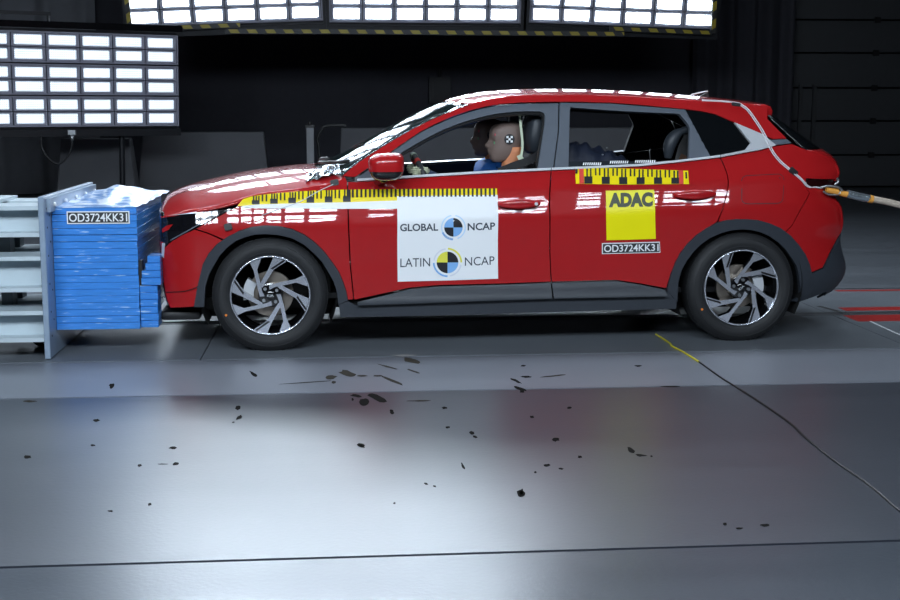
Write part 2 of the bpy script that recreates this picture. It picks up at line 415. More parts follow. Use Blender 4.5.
for (pxc, pyb, roll, lab) in ((226, 24.5, -2.3, 'upper LED lamp bank nearest the low bank, tilted up to one side'),
                              (425.5, 23.5, 0.0, 'middle one of the three upper LED lamp banks above the car'),
                              (622, 26.5, 1.7, 'upper LED lamp bank above the rear door, nearest the sectional door')):
    p = at_y(pxc, pyb, RY)
    rb = lamp_bank(tuple(p), (R(8), R(roll), 0), 'v', lab, tape=True, size=RS)
    for sx in (-0.7, 0.7): tube('hanger', [(sx, 0.1, 1.0), (sx, 0.1 + 0.4, (6.45-p[2]-0.1)/RS)], 0.02, RIGM, rb)
for i, (pxc, lab) in enumerate(((226, 'high LED lamp bank above the upper bank nearest the low bank'), (425.5, 'high LED lamp bank above the middle upper bank'))):
    p = at_y(pxc, 109, 13.2); rb = lamp_bank((p[0], 13.1, 3.55), (R(22), 0, 0), 'h', lab)
    for sx in (-0.7, 0.7): tube('hanger', [(sx, 0.1, 1.0), (sx, 1.1, 2.4)], 0.02, RIGM, rb)
# black and yellow strip stuck along the rail below the banks
rail = empty('rig_rail', tuple(at_y(425, 33, RY)), 0, 'low rail with black and yellow warning tape under the upper lamp banks', 'rail')
def rail_seg(px0, py0, px1, py1, Y, vert=False):
    a, b = at_y(px0, py0, Y), at_y(px1, py1, Y); o = np.array(rail.location)
    ang = math.atan2(b[2]-a[2], b[0]-a[0]); L = math.hypot(b[0]-a[0], b[2]-a[2])
    bm = bmesh.new(); add_box(bm, 0, L, -0.01, 0.0, -0.022, 0.022); t = bm_obj('warning_tape', bm, HAZ, rail); t.location = a - o; t.rotation_euler = (0, -ang, 0)
    bm = bmesh.new(); add_box(bm, 0, L, 0.0, 0.05, -0.03, 0.03); t = bm_obj('rail_bar', bm, RIGM, rail); t.location = a - o; t.rotation_euler = (0, -ang, 0)
rail_seg(178, 27.5, 240, 25, RY-0.17); rail_seg(225, 31.3, 335, 31.5, RY-0.20); rail_seg(335, 31.5, 624, 34, RY-0.20); rail_seg(610, 28.6, 712, 32.8, RY-0.17)
rail_seg(713.5, 33, 716, -20, RY-0.17); rail_seg(129.5, 27, 124, -20, RY-0.17)
# the low bank beyond the barrier
pr = at_y(177, 126.5, 15.2); th = R(27); cw = 7*PX*1.13/2
pc = pr - np.array([math.cos(th), math.sin(th), 0])*cw
low = lamp_bank(tuple(pc), (R(3), 0, th), 'l', 'low LED lamp bank of stacked rows standing beyond the steel barrier', cols=7, stretch=1.13); cw /= 1.13
box('top_bar', -cw-0.1, cw+0.06, -0.03, 0.08, 3*MZ+0.03, 3*MZ+0.10, BLACKGLOSS, low)
box('bottom_bar', -cw-0.1, cw+0.03, -0.03, 0.10, -0.10, -0.02, RIGM, low)
box('boom', -cw-0.1, -0.1, 0.02, 0.06, 3*MZ+0.16, 3*MZ+0.20, RIGM, low)
tube('boom_strut', [(-0.12, 0.04, 3*MZ+0.18), (-0.12, 0.04, 3*MZ+0.06)], 0.012, RIGM, low)
for sx in (-0.9, 0.6): tube('stand_leg', [(sx, 0.12, 3*MZ), (sx, 0.14, -pc[2]+0.01)], 0.03, RIGM, low)
q = at_y(72, 133, 14.4)
hb = empty('hanging_cable', tuple(q), 0, 'black cable looping from a clamp under the low lamp bank', 'cable')
pts = [at_y(x, y, 14.4)-q for x, y in ((71, 137), (72, 145), (70, 152), (65, 160), (57, 164), (48, 158), (42, 148), (41, 136))]
tube('cord', catmull(pts, 5), 0.011, BLACK, hb)
bm = bmesh.new(); add_box(bm, -0.04, 0.04, -0.02, 0.02, -0.02, 0.03); add_tube(bm, [(0, 0, -0.02), (0, 0, -0.08)], 0.018); bm_obj('clamp', bm, STEEL, hb)
# the same rig goes on over the track and over the camera
for i, x in enumerate((-3.4, -1.2, 1.0, 3.2)):
    lamp_bank((x, 9.2, 4.6), (R(90), 0, 0), 'o', ('overhead LED lamp bank above the steel barrier', 'overhead LED lamp bank above the bonnet', 'overhead LED lamp bank above the roof', 'overhead LED lamp bank above the tailgate')[i])
for i, x in enumerate((-2.9, -0.7, 1.5, 3.7)):
    lamp_bank((x, 1.2, 2.95), (R(25), 0, math.pi), 'c' if i < 2 else 'd', ('camera side LED lamp bank facing the barrier', 'camera side LED lamp bank facing the front door', 'camera side LED lamp bank facing the rear door', 'camera side LED lamp bank facing the rear wing')[i])

# ------------------------------------------------------------------ concrete blocks and posts in the background
CONC = mat('dark_concrete', (0.12, 0.122, 0.132), 0.85, var=0.12, scale=3, bump=0.1, bscale=30)
def jersey(px0, px1, pyt, Y, label, fl=0.12):
    a, b = at_y(px0, pyt, Y), at_y(px1, pyt, Y); L = b[0]-a[0]; zt = a[2]
    root_x = (a[0]+b[0])/2
    prof = [(-0.30, 0), (-0.30, 0.10), (-0.17, 0.33), (-0.11, zt), (0.11, zt), (0.17, 0.33), (0.30, 0.10), (0.30, 0)]
    bm = bmesh.new()
    def end(x, s):
        return [bm.verts.new((x + s*fl*max(0, (1-z/zt))**1.6, y, z)) for y, z in prof]
    A, B = end(-L/2, -1), end(L/2, 1); n = len(prof)
    bm.faces.new(A); bm.faces.new(list(reversed(B)))
    for k in range(n): bm.faces.new([A[k], A[(k+1)%n], B[(k+1)%n], B[k]])
    bmesh.ops.bevel(bm, geom=bm.edges[:], offset=0.012, segments=1, affect='EDGES')
    o = bm_obj('concrete_barrier', bm, CONC); o.location = (root_x, Y, 0); setp(o, label, 'concrete barrier', 'concrete blocks along the rear'); return o
jersey(63, 131, 138, 16.0, 'short grey concrete barrier block under the low lamp bank')
jersey(144, 264, 132, 17.0, 'wide grey concrete barrier block behind the bonnet')
jersey(341, 668, 128, 17.0, 'long grey concrete barrier block seen through the car windows', 0.05)
Y = 15.6; a = at_y(310, 126, Y)
post = empty('steel_post', (a[0], Y, 0), 0, 'grey square steel post with black caps behind the bonnet', 'post')
box('shaft', -0.042, 0.042, -0.042, 0.042, 0.0, a[2]-0.02, mat('post_grey', (0.22, 0.225, 0.24), 0.5), post)
box('cap', -0.055, 0.055, -0.05, 0.05, a[2]-0.02, a[2]+0.01, BLACK, post); tube('knob', [(0, 0, a[2]+.01), (0, 0, a[2]+.05)], 0.025, BLACK, post)
box('base_plate', -0.15, 0.15, -0.15, 0.15, 0.0, 0.012, BLACK, post)
hp = [at_y(x, y, Y+0.25) for x, y in ((346, 126.5), (341, 125.5), (328, 126), (322, 129), (317, 140), (319, 150), (322, 160))]
hp[-1][2] = 0.0
hp = [h for h in hp]
o = tube('bent_pipe', catmull([h-hp[-1]*np.array([1,1,0]) for h in hp], 5), 0.019, BLACK); o.location = (hp[-1][0], hp[-1][1], 0.0); setp(o, 'black bent pipe hoop standing beside the steel post', 'pipe')

# ------------------------------------------------------------------ steel barrier with its deformable block
BSTEEL = mat('barrier_paint', (0.52, 0.60, 0.64), 0.4, var=0.06, scale=9, bump=0.05, bscale=60)
BPLATE = mat('barrier_plate_paint', (0.26, 0.33, 0.42), 0.32, var=0.15, scale=14, rvar=0.06)
BY = 6.90
bp0 = at_y(38, 197, BY); PXL = -1.558; PXR = -1.528
barrier = empty('steel_barrier', (PXL, BY, 0), 0, 'pale painted steel crash barrier with stacked beams and end plate', 'barrier')
def bw(o): return o   # children are given in barrier coordinates
PW = 1.40; PZ = bp0[2]
bm = bmesh.new(); add_box(bm, 0, PXR-PXL, 0, PW, 0.004, PZ)
bmesh.ops.bevel(bm, geom=bm.edges[:], offset=0.003, segments=1, affect='EDGES'); bm_obj('end_plate', bm, BPLATE, barrier)
zt0, zt1 = at_y(52, 207, BY+.1)[2], PZ-0.008
box('top_angle', PXR-PXL, PXR-PXL+0.022, 0.06, PW-0.02, PZ-0.085, PZ-0.012, BPLATE, barrier, 0.002)
for k in range(5):
    bm = bmesh.new(); add_tube(bm, [(0, 0, 0), (0.012, 0, 0)], 0.011, 6); o = bm_obj('bolt', bm, WHITE, barrier); o.location = (PXR-PXL+0.022, 0.14+k*0.29, PZ-0.048)
for (yy, zz) in [(0.06, z) for z in (0.12, 0.25, 0.40, 0.55, 0.70, 0.80)] + [(0.12, z) for z in (0.2, 0.36, 0.62, 0.76)]:
    bm = bmesh.new(); add_tube(bm, [(0, 0, 0), (0.002, 0, 0)], 0.006, 6); o = bm_obj('bolt_hole', bm, INK, barrier); o.location = (PXR-PXL, yy, zz)
def ibeam(z0, z1, y0, depth=0.24, dark=False):
    bm = bmesh.new(); t = 0.022; L0, L1 = -3.2, -0.002
    add_box(bm, L0, L1, y0, y0+depth, z0, z0+t); add_box(bm, L0, L1, y0, y0+depth, z1-t, z1)
    add_box(bm, L0, L1, y0+depth/2-.012, y0+depth/2+.012, z0+t, z1-t)
    bm_obj('beam', bm, BSTEEL, barrier)
def zb_(py): return at_y(15, py, BY+0.02)[2]
for y0 in (0.01, 0.40):
    ibeam(zb_(237), zb_(206), y0); ibeam(zb_(292), zb_(256.5), y0); ibeam(zb_(342), zb_(311), y0)
box('top_deck', -3.2, -0.25, 0.22, 0.62, zb_(206)+0.001, zb_(206)+0.018, BSTEEL, barrier)
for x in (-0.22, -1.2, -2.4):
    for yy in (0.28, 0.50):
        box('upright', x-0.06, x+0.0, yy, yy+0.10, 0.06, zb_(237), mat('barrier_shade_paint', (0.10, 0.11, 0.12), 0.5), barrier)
for x in (-0.11, -1.6):
    bm = bmesh.new(); lathe_bm(bm, [(0.0, 0), (0.05, 0), (0.052, .01), (0.052, .05), (0.05, .06), (0.0, .06)], 20); o = bm_obj('caster', bm, BLACK, barrier); o.location = (x, 0.40, 0.053)
    box('caster_fork', x-0.05, x+0.05, 0.37, 0.49, 0.075, zb_(342)+0.01, BLACK, barrier)

def foil_mat(name, base, pale, amount):
    m = bpy.data.materials.new(name); m.use_nodes = True; nt = m.node_tree; b = nt.nodes['Principled BSDF']
    tc = nt.nodes.new('ShaderNodeTexCoord'); mp = nt.nodes.new('ShaderNodeMapping'); mp.inputs['Scale'].default_value = (6, 6, 70)
    n = nt.nodes.new('ShaderNodeTexNoise'); n.inputs['Scale'].default_value = 1.6; n.inputs['Detail'].default_value = 5
    cr = nt.nodes.new('ShaderNodeValToRGB'); e = cr.color_ramp.elements
    e[0].position = 0.30; e[0].color = (*[v*0.78 for v in base], 1); e[1].position = amount; e[1].color = (*base, 1)
    x = e.new(amount+0.08); x.color = (*pale, 1)  # pale streaks: highlights of the crumpled foil put into the colour
    nt.links.new(tc.outputs['Object'], mp.inputs[0]); nt.links.new(mp.outputs[0], n.inputs['Vector']); nt.links.new(n.outputs['Fac'], cr.inputs[0]); nt.links.new(cr.outputs[0], b.inputs['Base Color'])
    bp = nt.nodes.new('ShaderNodeBump'); bp.inputs['Strength'].default_value = 0.35; bp.inputs['Distance'].default_value = 0.006
    nt.links.new(n.outputs['Fac'], bp.inputs['Height']); nt.links.new(bp.outputs[0], b.inputs['Normal'])
    b.inputs['Roughness'].default_value = 0.28; b.inputs['Coat Weight'].default_value = 0.3
    return m
FOIL = foil_mat('blue_foil', (0.05, 0.26, 0.74), (0.55, 0.72, 0.92), 0.62)
KY = BY + 0.17
k0, k1 = at_y(53, 208, KY), at_y(140.5, 328.8, KY)
BX0, BX1, BZ0, BZ1 = PXR, k1[0], k1[2], k0[2]
block = empty('deformable_block', (BX0, KY, 0), 0, 'blue foil wrapped deformable block on the barrier end plate', 'crash block')
NL = 18; dz = (BZ1-BZ0)/NL
BW = BX1-BX0
for i in range(NL):
    j = random.uniform(-0.003, 0.003); k = random.uniform(-0.002, 0.004); t = random.choice((0.0004, 0.0006, 0.0012, 0.0022))
    bm = bmesh.new(); add_box(bm, 0.002, BW+j*0.8, k, 1.0+k, BZ0+i*dz+t, BZ0+(i+1)*dz-t*0.4)
    bmesh.ops.bevel(bm, geom=bm.edges[:], offset=0.0015, segments=1, affect='EDGES'); bm_obj('layer', bm, FOIL, block, 40)
box('core', 0.004, BW-0.012, 0.012, 0.99, BZ0+0.004, BZ1-0.01, mat('dark_gap', (0.004, 0.02, 0.07), 0.6), block)
# loose cover sheet buckled up on top
V, Fc = [], []; nx, ny = 26, 26
for i in range(nx+1):
    for j in range(ny+1):
        u, v = i/nx, j/ny
        hump = 0.045*math.exp(-((u-0.50)/0.27)**2) * sstep(0.0, 0.8, v) + 0.018*v
        wr = 0.004*math.sin(23*u+5*v) + 0.004*math.sin(31*v+9*u)
        x = 0.0 + (BW+0.055*sstep(.6, 1, u)*v)*u
        V.append((x, v*1.0, BZ1 + 0.003 + hump + wr*min(1, 4*v)))
for i in range(nx):
    for j in range(ny):
        a = i*(ny+1)+j; Fc.append((a, a+ny+1, a+ny+2, a+1))
o = mesh_obj('cover_sheet', V, Fc, foil_mat('pale_blue_foil', (0.16, 0.33, 0.66), (0.75, 0.82, 0.92), 0.50), block, True)
o.modifiers.new('thickness', 'SOLIDIFY').thickness = 0.002
# front cover sheet, hanging bumper pieces
BUMP = foil_mat('blue_bumper_foil', (0.045, 0.24, 0.70), (0.50, 0.68, 0.90), 0.60)
zm = at_y(150, 286.5, KY)[2]; xa = at_y(158, 300, KY)[0]-BX0; xb = at_y(161, 275, KY)[0]-BX0; zu = at_y(150, 257, KY)[2]
n2 = 6; h2 = (zm-BZ0)/n2
for i in range(n2):
    bm = bmesh.new(); add_box(bm, BW+0.004, xa+random.uniform(-.002, .002), 0.0, 0.14, BZ0+0.006+i*h2+.001, BZ0+0.006+(i+1)*h2-.0005)
    bmesh.ops.bevel(bm, geom=bm.edges[:], offset=0.003, segments=1, affect='EDGES'); bm_obj('bumper_layer', bm, BUMP, block)
h3 = (zu-zm)/4
for i in range(4):
    bm = bmesh.new(); x0 = BW+0.015 + 0.012*i*(1 if i > 1 else .3); M = Matrix.Rotation(R(-4*i), 4, 'Y')
    add_box(bm, x0, xb, -0.012, 0.13, zm+0.008+i*h3+.001, zm+0.008+(i+1)*h3-.0005)
    bmesh.ops.bevel(bm, geom=bm.edges[:], offset=0.003, segments=1, affect='EDGES'); bm_obj('bumper_layer', bm, BUMP, block)
box('gap_filler', BW+0.002, BW+0.02, 0.004, 0.06, zm+0.0, zu-0.02, BLACK, block)
# plate with the test number
def flat_sign(name, x0, x1, z0, z1, y, parent, word, face, ink, rim=None, off=0.003, bold=0.0):
    o = box(name, x0, x1, y-off, y, z0, z1, rim or face, parent)
    b = 0.006
    box('sign_face', x0+b, x1-b, y-off-0.0015, y-off, z0+b, z1-b, face, o)
    vs, fs = text_mesh(word, bold); w, h = x1-x0-4*b, z1-z0-4*b
    V = [(x0+2*b+v[0]*w, y-off-0.003, z0+2*b+v[1]*h) for v in vs]
    mesh_obj('lettering', V, fs, ink, o); return o
SIGNF = mat('sign_dark_face', (0.035, 0.037, 0.040), 0.4)
s0, s1 = at_y(66.8, 211.3, KY)-np.array([BX0, 0, 0]), at_y(130, 223.5, KY)-np.array([BX0, 0, 0])
flat_sign('number_sign', s0[0], s1[0], s1[2], s0[2], -0.004, block, 'OD3724KK31', SIGNF, WHITE, WHITE, bold=0.012)

# ------------------------------------------------------------------ the car
car = empty('hatchback_car', tuple(CAR_O), CAR_TH, 'red hatchback car with test stickers, front end touching the blue crash block', 'car')
WPLAN = [(-0.72, 0.30), (-0.66, 0.60), (-0.62, 0.70), (-0.58, 0.762), (-0.52, 0.805), (-0.45, 0.838), (-0.35, 0.862), (-0.2, 0.876), (0.0, 0.884), (0.4, 0.885), (1.3, 0.886), (2.3, 0.885),
         (2.7, 0.880), (2.95, 0.862), (3.12, 0.825), (3.22, 0.785), (3.30, 0.735), (3.36, 0.675), (3.42, 0.58), (3.5, 0.40)]
X0T = [(0.15, 3.06), (0.20, 3.14), (0.25, 3.26), (0.33, 3.33), (0.40, 3.345), (0.50, 3.315), (0.57, 3.30), (0.65, 3.315), (0.75, 3.295), (0.84, 3.235), (0.90, 3.265), (0.95, 3.293), (1.0, 3.285), (1.04, 3.23), (1.07, 3.13), (1.09, 3.08), (1.15, 3.02), (1.262, 2.91), (1.31, 2.87)]
XET = [(0.15, 3.18), (0.20, 3.26), (0.25, 3.39), (0.33, 3.45), (0.40, 3.46), (0.50, 3.42), (0.57, 3.41), (0.65, 3.425), (0.75, 3.41), (0.84, 3.355), (0.90, 3.385), (0.95, 3.412), (1.0, 3.41), (1.04, 3.395), (1.07, 3.37), (1.09, 3.34), (1.15, 3.25), (1.262, 3.065), (1.31, 2.99)]
def zcrease(x): return 0.685 + 0.033*x
def wside(x, z):
    sh = (interp(X0T, z) - 3.30) if z < 1.0 else -0.02*max(0, 1-(z-1.0)/0.1)
    xe = x - sh*sstep(2.85, 3.25, x)
    w = smooth_interp(WPLAN, xe)
    d = z - zcrease(x)
    k = 0.010
    dp = 0.5*(d + math.sqrt(d*d + k*k))            # smooth positive part
    dn = 0.5*(-d + math.sqrt(d*d + k*k))
    e = d - 0.135; ep = 0.5*(e + math.sqrt(e*e + 0.014**2))
    w -= 0.25*dp + 0.37*ep
    w -= 0.075*min(dn, 0.22) + 0.03*max(0, dn-0.22)
    return w
def side_pt(x, z, off=0.0, s=-1):
    n = side_n(x, z) if off else (0, 0, 0)
    return (x + n[0]*off, s*(wside(x, z)) + (n[1]*off if s < 0 else -n[1]*off), z + n[2]*off)
def side_n(x, z):
    e = 0.004
    gx = (wside(x+e, z)-wside(x-e, z))/(2*e); gz = (wside(x, z+e)-wside(x, z-e))/(2*e)
    v = Vector((-gx, -1.0, -gz)); v.normalize(); return v   # near side: y = -w
def pt(px, py):
    """a point seen on the near flank -> (x, z) on the body surface"""
    y = -0.84
    for _ in range(8):
        x, z = lp(px, py, y); y = 0.5*y - 0.5*max(0.35, wside(x, z))
    return (x, z)
def P(*pp): return [pt(*p) for p in pp]
def shrink(poly, g):
    n = len(poly); A = sum(poly[i][0]*poly[(i+1)%n][1]-poly[(i+1)%n][0]*poly[i][1] for i in range(n))
    s = 1 if A > 0 else -1; out = []
    for i in range(n):
        p0, p1, p2 = np.array(poly[i-1]), np.array(poly[i]), np.array(poly[(i+1) % n])
        d1, d2 = p1-p0, p2-p1; d1 = d1/(np.linalg.norm(d1)+1e-9); d2 = d2/(np.linalg.norm(d2)+1e-9)
        n1, n2 = np.array([-d1[1], d1[0]])*s, np.array([-d2[1], d2[0]])*s
        b = n1+n2; L = np.linalg.norm(b)
        b = n1 if L < 1e-6 else b/L/max(0.5, np.dot(b/L, n1))
        out.append(tuple(p1 + b*g))
    return out
def inside(poly, x, y):
    c = False; n = len(poly)
    for i in range(n):
        x1, y1 = poly[i]; x2, y2 = poly[(i+1) % n]
        if (y1 > y) != (y2 > y) and x < (x2-x1)*(y-y1)/(y2-y1)+x1: c = not c
    return c
def tess(poly, step):
    pts = []
    n = len(poly)
    for i in range(n):
        a, b = np.array(poly[i]), np.array(poly[(i+1) % n]); m = max(1, int(np.linalg.norm(b-a)/step))
        for k in range(m): pts.append(tuple(a+(b-a)*k/m))
    nb = len(pts)
    xs = [p[0] for p in pts]; zs = [p[1] for p in pts]
    grid = []
    x = min(xs)
    while x < max(xs):
        z = min(zs)
        while z < max(zs):
            if inside(poly, x, z):
                P_ = np.array((x, z))
                if min((q[0]-x)**2+(q[1]-z)**2 for q in pts) > (0.45*step)**2: grid.append((x, z))
            z += step*0.8
        x += step
    allp = pts + grid
    r = delaunay_2d_cdt([Vector(p) for p in allp], [], [list(range(nb))], 1, 1e-6)
    verts = [(v.x, v.y) for v in r[0]]; faces = [tuple(f) for f in r[2]]
    loop = None
    om = r[3]; inv = {}
    for i, src in enumerate(om):
        for s in src: inv[s] = i
    loop = [inv[k] for k in range(nb)]
    return verts, faces, loop
def surf(x, z, off):
    if not callable(off):
        n = side_n(x, z); return Vector((x, -wside(x, z), z)) + n*off, n
    f = lambda a, b: Vector((a, -wside(a, b), b)) + side_n(a, b)*off(a, b)
    e = 0.003; n = (f(x+e, z)-f(x-e, z)).cross(f(x, z+e)-f(x, z-e)).normalized()
    return f(x, z), n
def panel(name, poly, m, parent=car, off=0.0, gap=0.002, depth=0.018, step=0.045, inner=TRIM, sides=(-1, 1), label=None):
    poly = shrink(poly, gap) if gap else poly
    verts, faces, loop = tess(poly, step)
    objs = []
    for s in sides:
        V, N = [], []
        for x, z in verts:
            p, n = surf(x, z, off); V.append(p); N.append(n)
        nv = len(V); IN = [p - Vector((n.x*0.4, n.y, n.z*0.4)).normalized()*depth for p, n in zip(V, N)]
        allv = V + IN + [V[i] for i in loop] + [IN[i] for i in loop]
        F, MI = [], []
        for f in faces:
            a, b, c = [Vector(verts[i]) for i in f[:3]]
            ccw = (b-a).cross(c-a) > 0
            f2 = f if ccw else tuple(reversed(f))            # (x, z) ccw seen from -y: outward normal -y
            F.append(f2); MI.append(0); F.append(tuple(i+nv for i in reversed(f2))); MI.append(1)
        nl = len(loop); o1, o2 = 2*nv, 2*nv+nl
        for k in range(nl):
            F.append((o1+k, o1+(k+1) % nl, o2+(k+1) % nl, o2+k)); MI.append(0 if s < 0 or m is CHROME else 1)
        if s > 0:
            allv = [Vector((v.x, -v.y, v.z)) for v in allv]; F = [tuple(reversed(f)) for f in F]
        me = bpy.data.meshes.new(name); me.from_pydata([tuple(v) for v in allv], [], F)
        for p, i in zip(me.polygons, MI): p.material_index = i; p.use_smooth = True
        nn = []
        for i in range(len(allv)):
            if i < nv: n = N[i]
            elif i < 2*nv: n = -N[i-nv]
            else: n = Vector((0, 0, 0))
            nn.append(Vector((n.x, -n.y, n.z)) if s > 0 else n)
        for p in me.polygons:
            if p.vertices[0] >= 2*nv: p.use_smooth = False
        me.normals_split_custom_set_from_vertices([tuple(n) for n in nn])
        o = link_mesh(name, me, parent, [m, inner]);
        if label: o['label'] = label
        objs.append(o)
    return objs[0]
# --- outlines on the flank
ARCH_F_OUT = P((194.4,306.7),(197.8,286.7),(203,264.4),(209,253.5),(216.7,244.4),(227,236.8),(239,231),(252,227),(265.6,225.6),(279,226.3),(292,229),(304,234.5),(314.4,242),(324,251.5),(332,262),(338.5,271.5),(343,282),(346,291),(347.8,300))
ARCH_F_IN = P((204.4,306.7),(205.6,286.7),(209,275),(214.4,264.4),(220.5,254.5),(227.8,246.7),(236,240.5),(245.6,236.7),(255,234.3),(265.6,233.8),(279,234.8),(292,237.8),(304,244.2),(314.4,253.3),(322,261.5),(327.8,271),(333.5,281),(336.7,291),(338.4,304.4))
ARCH_R_OUT = P((666.7,289),(671,273),(675,262),(680,253),(687,243.5),(695.6,235.6),(705,228.7),(715.6,223),(725.5,220),(735.6,219),(747,219),(757.8,220),(769,223),(780,227.8),(790,235.4),(797.8,244.4),(804.5,254),(809,264.4),(811,273))
ARCH_R_IN = P((676.7,302),(677.8,282),(681,270),(686.7,260),(693,251.5),(700,244.4),(709,238),(720,233),(731,230),(742,229),(751,229.8),(760,232),(769,236),(777.8,242),(785,249.5),(791,257.8),(795.5,265),(797.8,273),(800,297.8))
def X0L(zs): return [(interp(X0T, z), z) for z in zs]
HOODPX = [(250,197.6),(265,194.2),(299,190.2),(320,186.8),(337,183),(345,177.5)]
panel('front_fender', P((236.5,206.8),(238,203.2),*HOODPX,(347.2,181),(347.6,200),(348.2,225),(350,265),(353.6,299.5)) + list(reversed(ARCH_F_OUT[6:])) + P((224,239.6),(208,233),(195.5,228.8),(215,218.3),(232,209)), PAINT)
panel('front_bumper_side', P((194.5,229.3),(208,233.6),(223,240.3)) + list(reversed(ARCH_F_OUT[:5])) + [pt(170, 308), (-0.555, 0.30), (-0.57, 0.40), (-0.57, 0.50), (-0.565, 0.57)] + P((172,241),(182,235)), PAINT)
panel('headlight', [(-0.57, 0.735)] + P((190,212.5),(232,208.8),(214.5,218),(194.5,229),(178,237.3)) + [(-0.550, 0.585), (-0.57, 0.60)], LENS, depth=0.03)
panel('wheel_arch_trim', ARCH_F_OUT + list(reversed(ARCH_F_IN)), CLAD, off=0.010, gap=0.0, depth=0.03, step=0.03)
panel('wheel_arch_trim', ARCH_R_OUT + list(reversed(ARCH_R_IN)), CLAD, off=0.010, gap=0.0, depth=0.03, step=0.03)
panel('front_door', P((347.8,181.5),(357,181.8),(395,179.3),(430,177),(490,173.4),(551,170.6),(549.6,190),(549.2,205),(549.6,250),(551,281.8),(500,283.8),(440,285.3),(410,287.8),(356,299.6),(354,299.6),(350.6,265),(348.8,225),(348,200)), PAINT)
panel('rear_door', P((551.4,170.6),(600,168.6),(640,166.8),(680,162.5),(720,157.8),(724,166),(727,174.5),(728.3,183),(726.8,193),(722,210),(717.5,221.2)) + [ARCH_R_OUT[7], ARCH_R_OUT[5], ARCH_R_OUT[3], ARCH_R_OUT[1]] + P((666.5,288),(664,288),(640,283.6),(616,280.2),(551.4,281.8),(550,250),(549.8,205),(550.2,190)), PAINT)
panel('quarter_panel', P((721,157.8),(745,153.2),(760,150.6),(776,146),(791.5,144)) + X0L((1.06, 1.04, 1.02, 1.0, 0.97, 0.94, 0.915)) + P((806,178.5),(805.5,187),(809.5,193),(800,210),(792,225),(785.5,231.8)) + [ARCH_R_OUT[13], ARCH_R_OUT[11], ARCH_R_OUT[9]] + P((718.2,221.8),(722.6,210),(727.4,193),(729,183),(727.7,174.5),(724.7,166)), PAINT, gap=0.0009)
panel('rear_bumper_side', P((806.3,187.4),(810.0,193.3),(800.6,210.4),(792.5,225.3),(786,232.3)) + [ARCH_R_OUT[15], ARCH_R_OUT[17]] + P((811,272.4),(822.5,267.6),(831,250)) + X0L((0.60, 0.63, 0.66, 0.71, 0.76, 0.80, 0.83, 0.858)), PAINT, gap=0.0004)
panel('tail_lamp', P((807,179),(806.3,187)) + X0L((0.862, 0.88, 0.905)), mat('tail_lamp_lens', (0.02, 0.003, 0.004), 0.08, coat=1.0, var=0.0), depth=0.03, off=-0.006)
panel('bumper_cladding', P((811.5,273.3),(823,268.4),(831.6,250.4)) + X0L((0.595, 0.55, 0.50, 0.45, 0.42, 0.39, 0.35, 0.31, 0.27, 0.235)) + P((826,291.5),(798,302),(790,300.6),(800,297.5),(798.4,273.5)), CLAD, off=0.006, depth=0.03)
panel('sill', P((338.6,304),(347.8,300.8),(356,305.2),(430,302.6),(551,298.6),(640,296.8),(664,296.4),(667,289.8),(677,287),(676.9,302),(676,309),(550,312.3),(430,316),(340,317.5)), CLAD, off=0.004, depth=0.04)
bulge = lambda x, z: 0.004 + 0.040*sstep(0.37, 0.27, z)
panel('door_cladding', P((357,300.3),(410,288.2),(440,285.8),(500,284.2),(550.8,282.2),(551.2,297.6),(430,301.8),(357,304.4)), CLAD, off=bulge, step=0.03)
panel('door_cladding', P((551.6,282.2),(616,280.6),(640,284),(664,288.6),(666,295.4),(640,296),(552,297.6)), CLAD, off=bulge, step=0.03)
RAIL_LOW = [(355,176.8),(375,163),(396,148),(420,131.7),(436,123.5),(453,116),(470,110.3),(487,106),(503,103.7),(520,102.4),(550,101.7),(580,101.8),(610,102.6),(635,104.3),(660,106.7),(685,108.9),(700,111),(715,114),(733,121.7),(747,127.5),(762,134),(773,139),(786.6,138.4),(776.5,128.3),(767.5,119)]
RAIL_UP = [(342.5,176),(357,163.5),(373,153),(393,140.5),(413,129),(430,120.5),(445,114),(458,109),(470,105),(482,101.3),(495,98.7),(507,96.8),(520,95.8),(545,95.2),(570,95.3),(590,95.5),(610,96),(635,97.2),(660,98.7),(680,99.8),(700,101),(716,101.7),(731.7,102.5),(745,103.6),(757,105),(767,106)]
panel('roof_side_rail', P(*RAIL_UP) + list(reversed(P(*RAIL_LOW))), PAINT, gap=0.0, step=0.035)
panel('pillar_trim', P((770,139.8),(787,139.0),(792,143.2),(776,145)), FRAME, gap=0.001)
W_IN = [tuple(q) for q in catmull([(397.5,154.5),(420,141.2),(445,128.4),(470,119.5),(495,113.4),(520,110.9),(540,110.8)], 4)]
W_SEAL = [(x+0.4, y+2.2) for x, y in W_IN]
F_OUT = [tuple(q) for q in catmull([(375,164.4),(396,149),(420,132.8),(436,124.6),(453,117.2),(470,111.5),(487,107.1),(503,104.8),(520,103.6),(550,102.8)], 3)]
panel('window_frame', P((356.5,178),*F_OUT,(558.6,102.8),(558,130),(553,168.8),(538,169.6),(538.3,165),(545,123),(545,114.5),(543.5,112),*reversed(W_IN),(397,176),(357,179.6)), FRAME, gap=0.0, off=-0.006, depth=0.035, step=0.035)
panel('window_frame', P((560,102.2),(610,103),(660,107),(685.5,109),(699,134),(711,156.4),(690,160.0),(689.5,158),(690.3,127),(688,123),(680.5,114),(678,113),(643,111.5),(610,109.7),(571,106.7),(570,110),(568.6,167),(554.5,168),(559.4,130)), FRAME, gap=0.0, off=-0.006, depth=0.035, step=0.035)
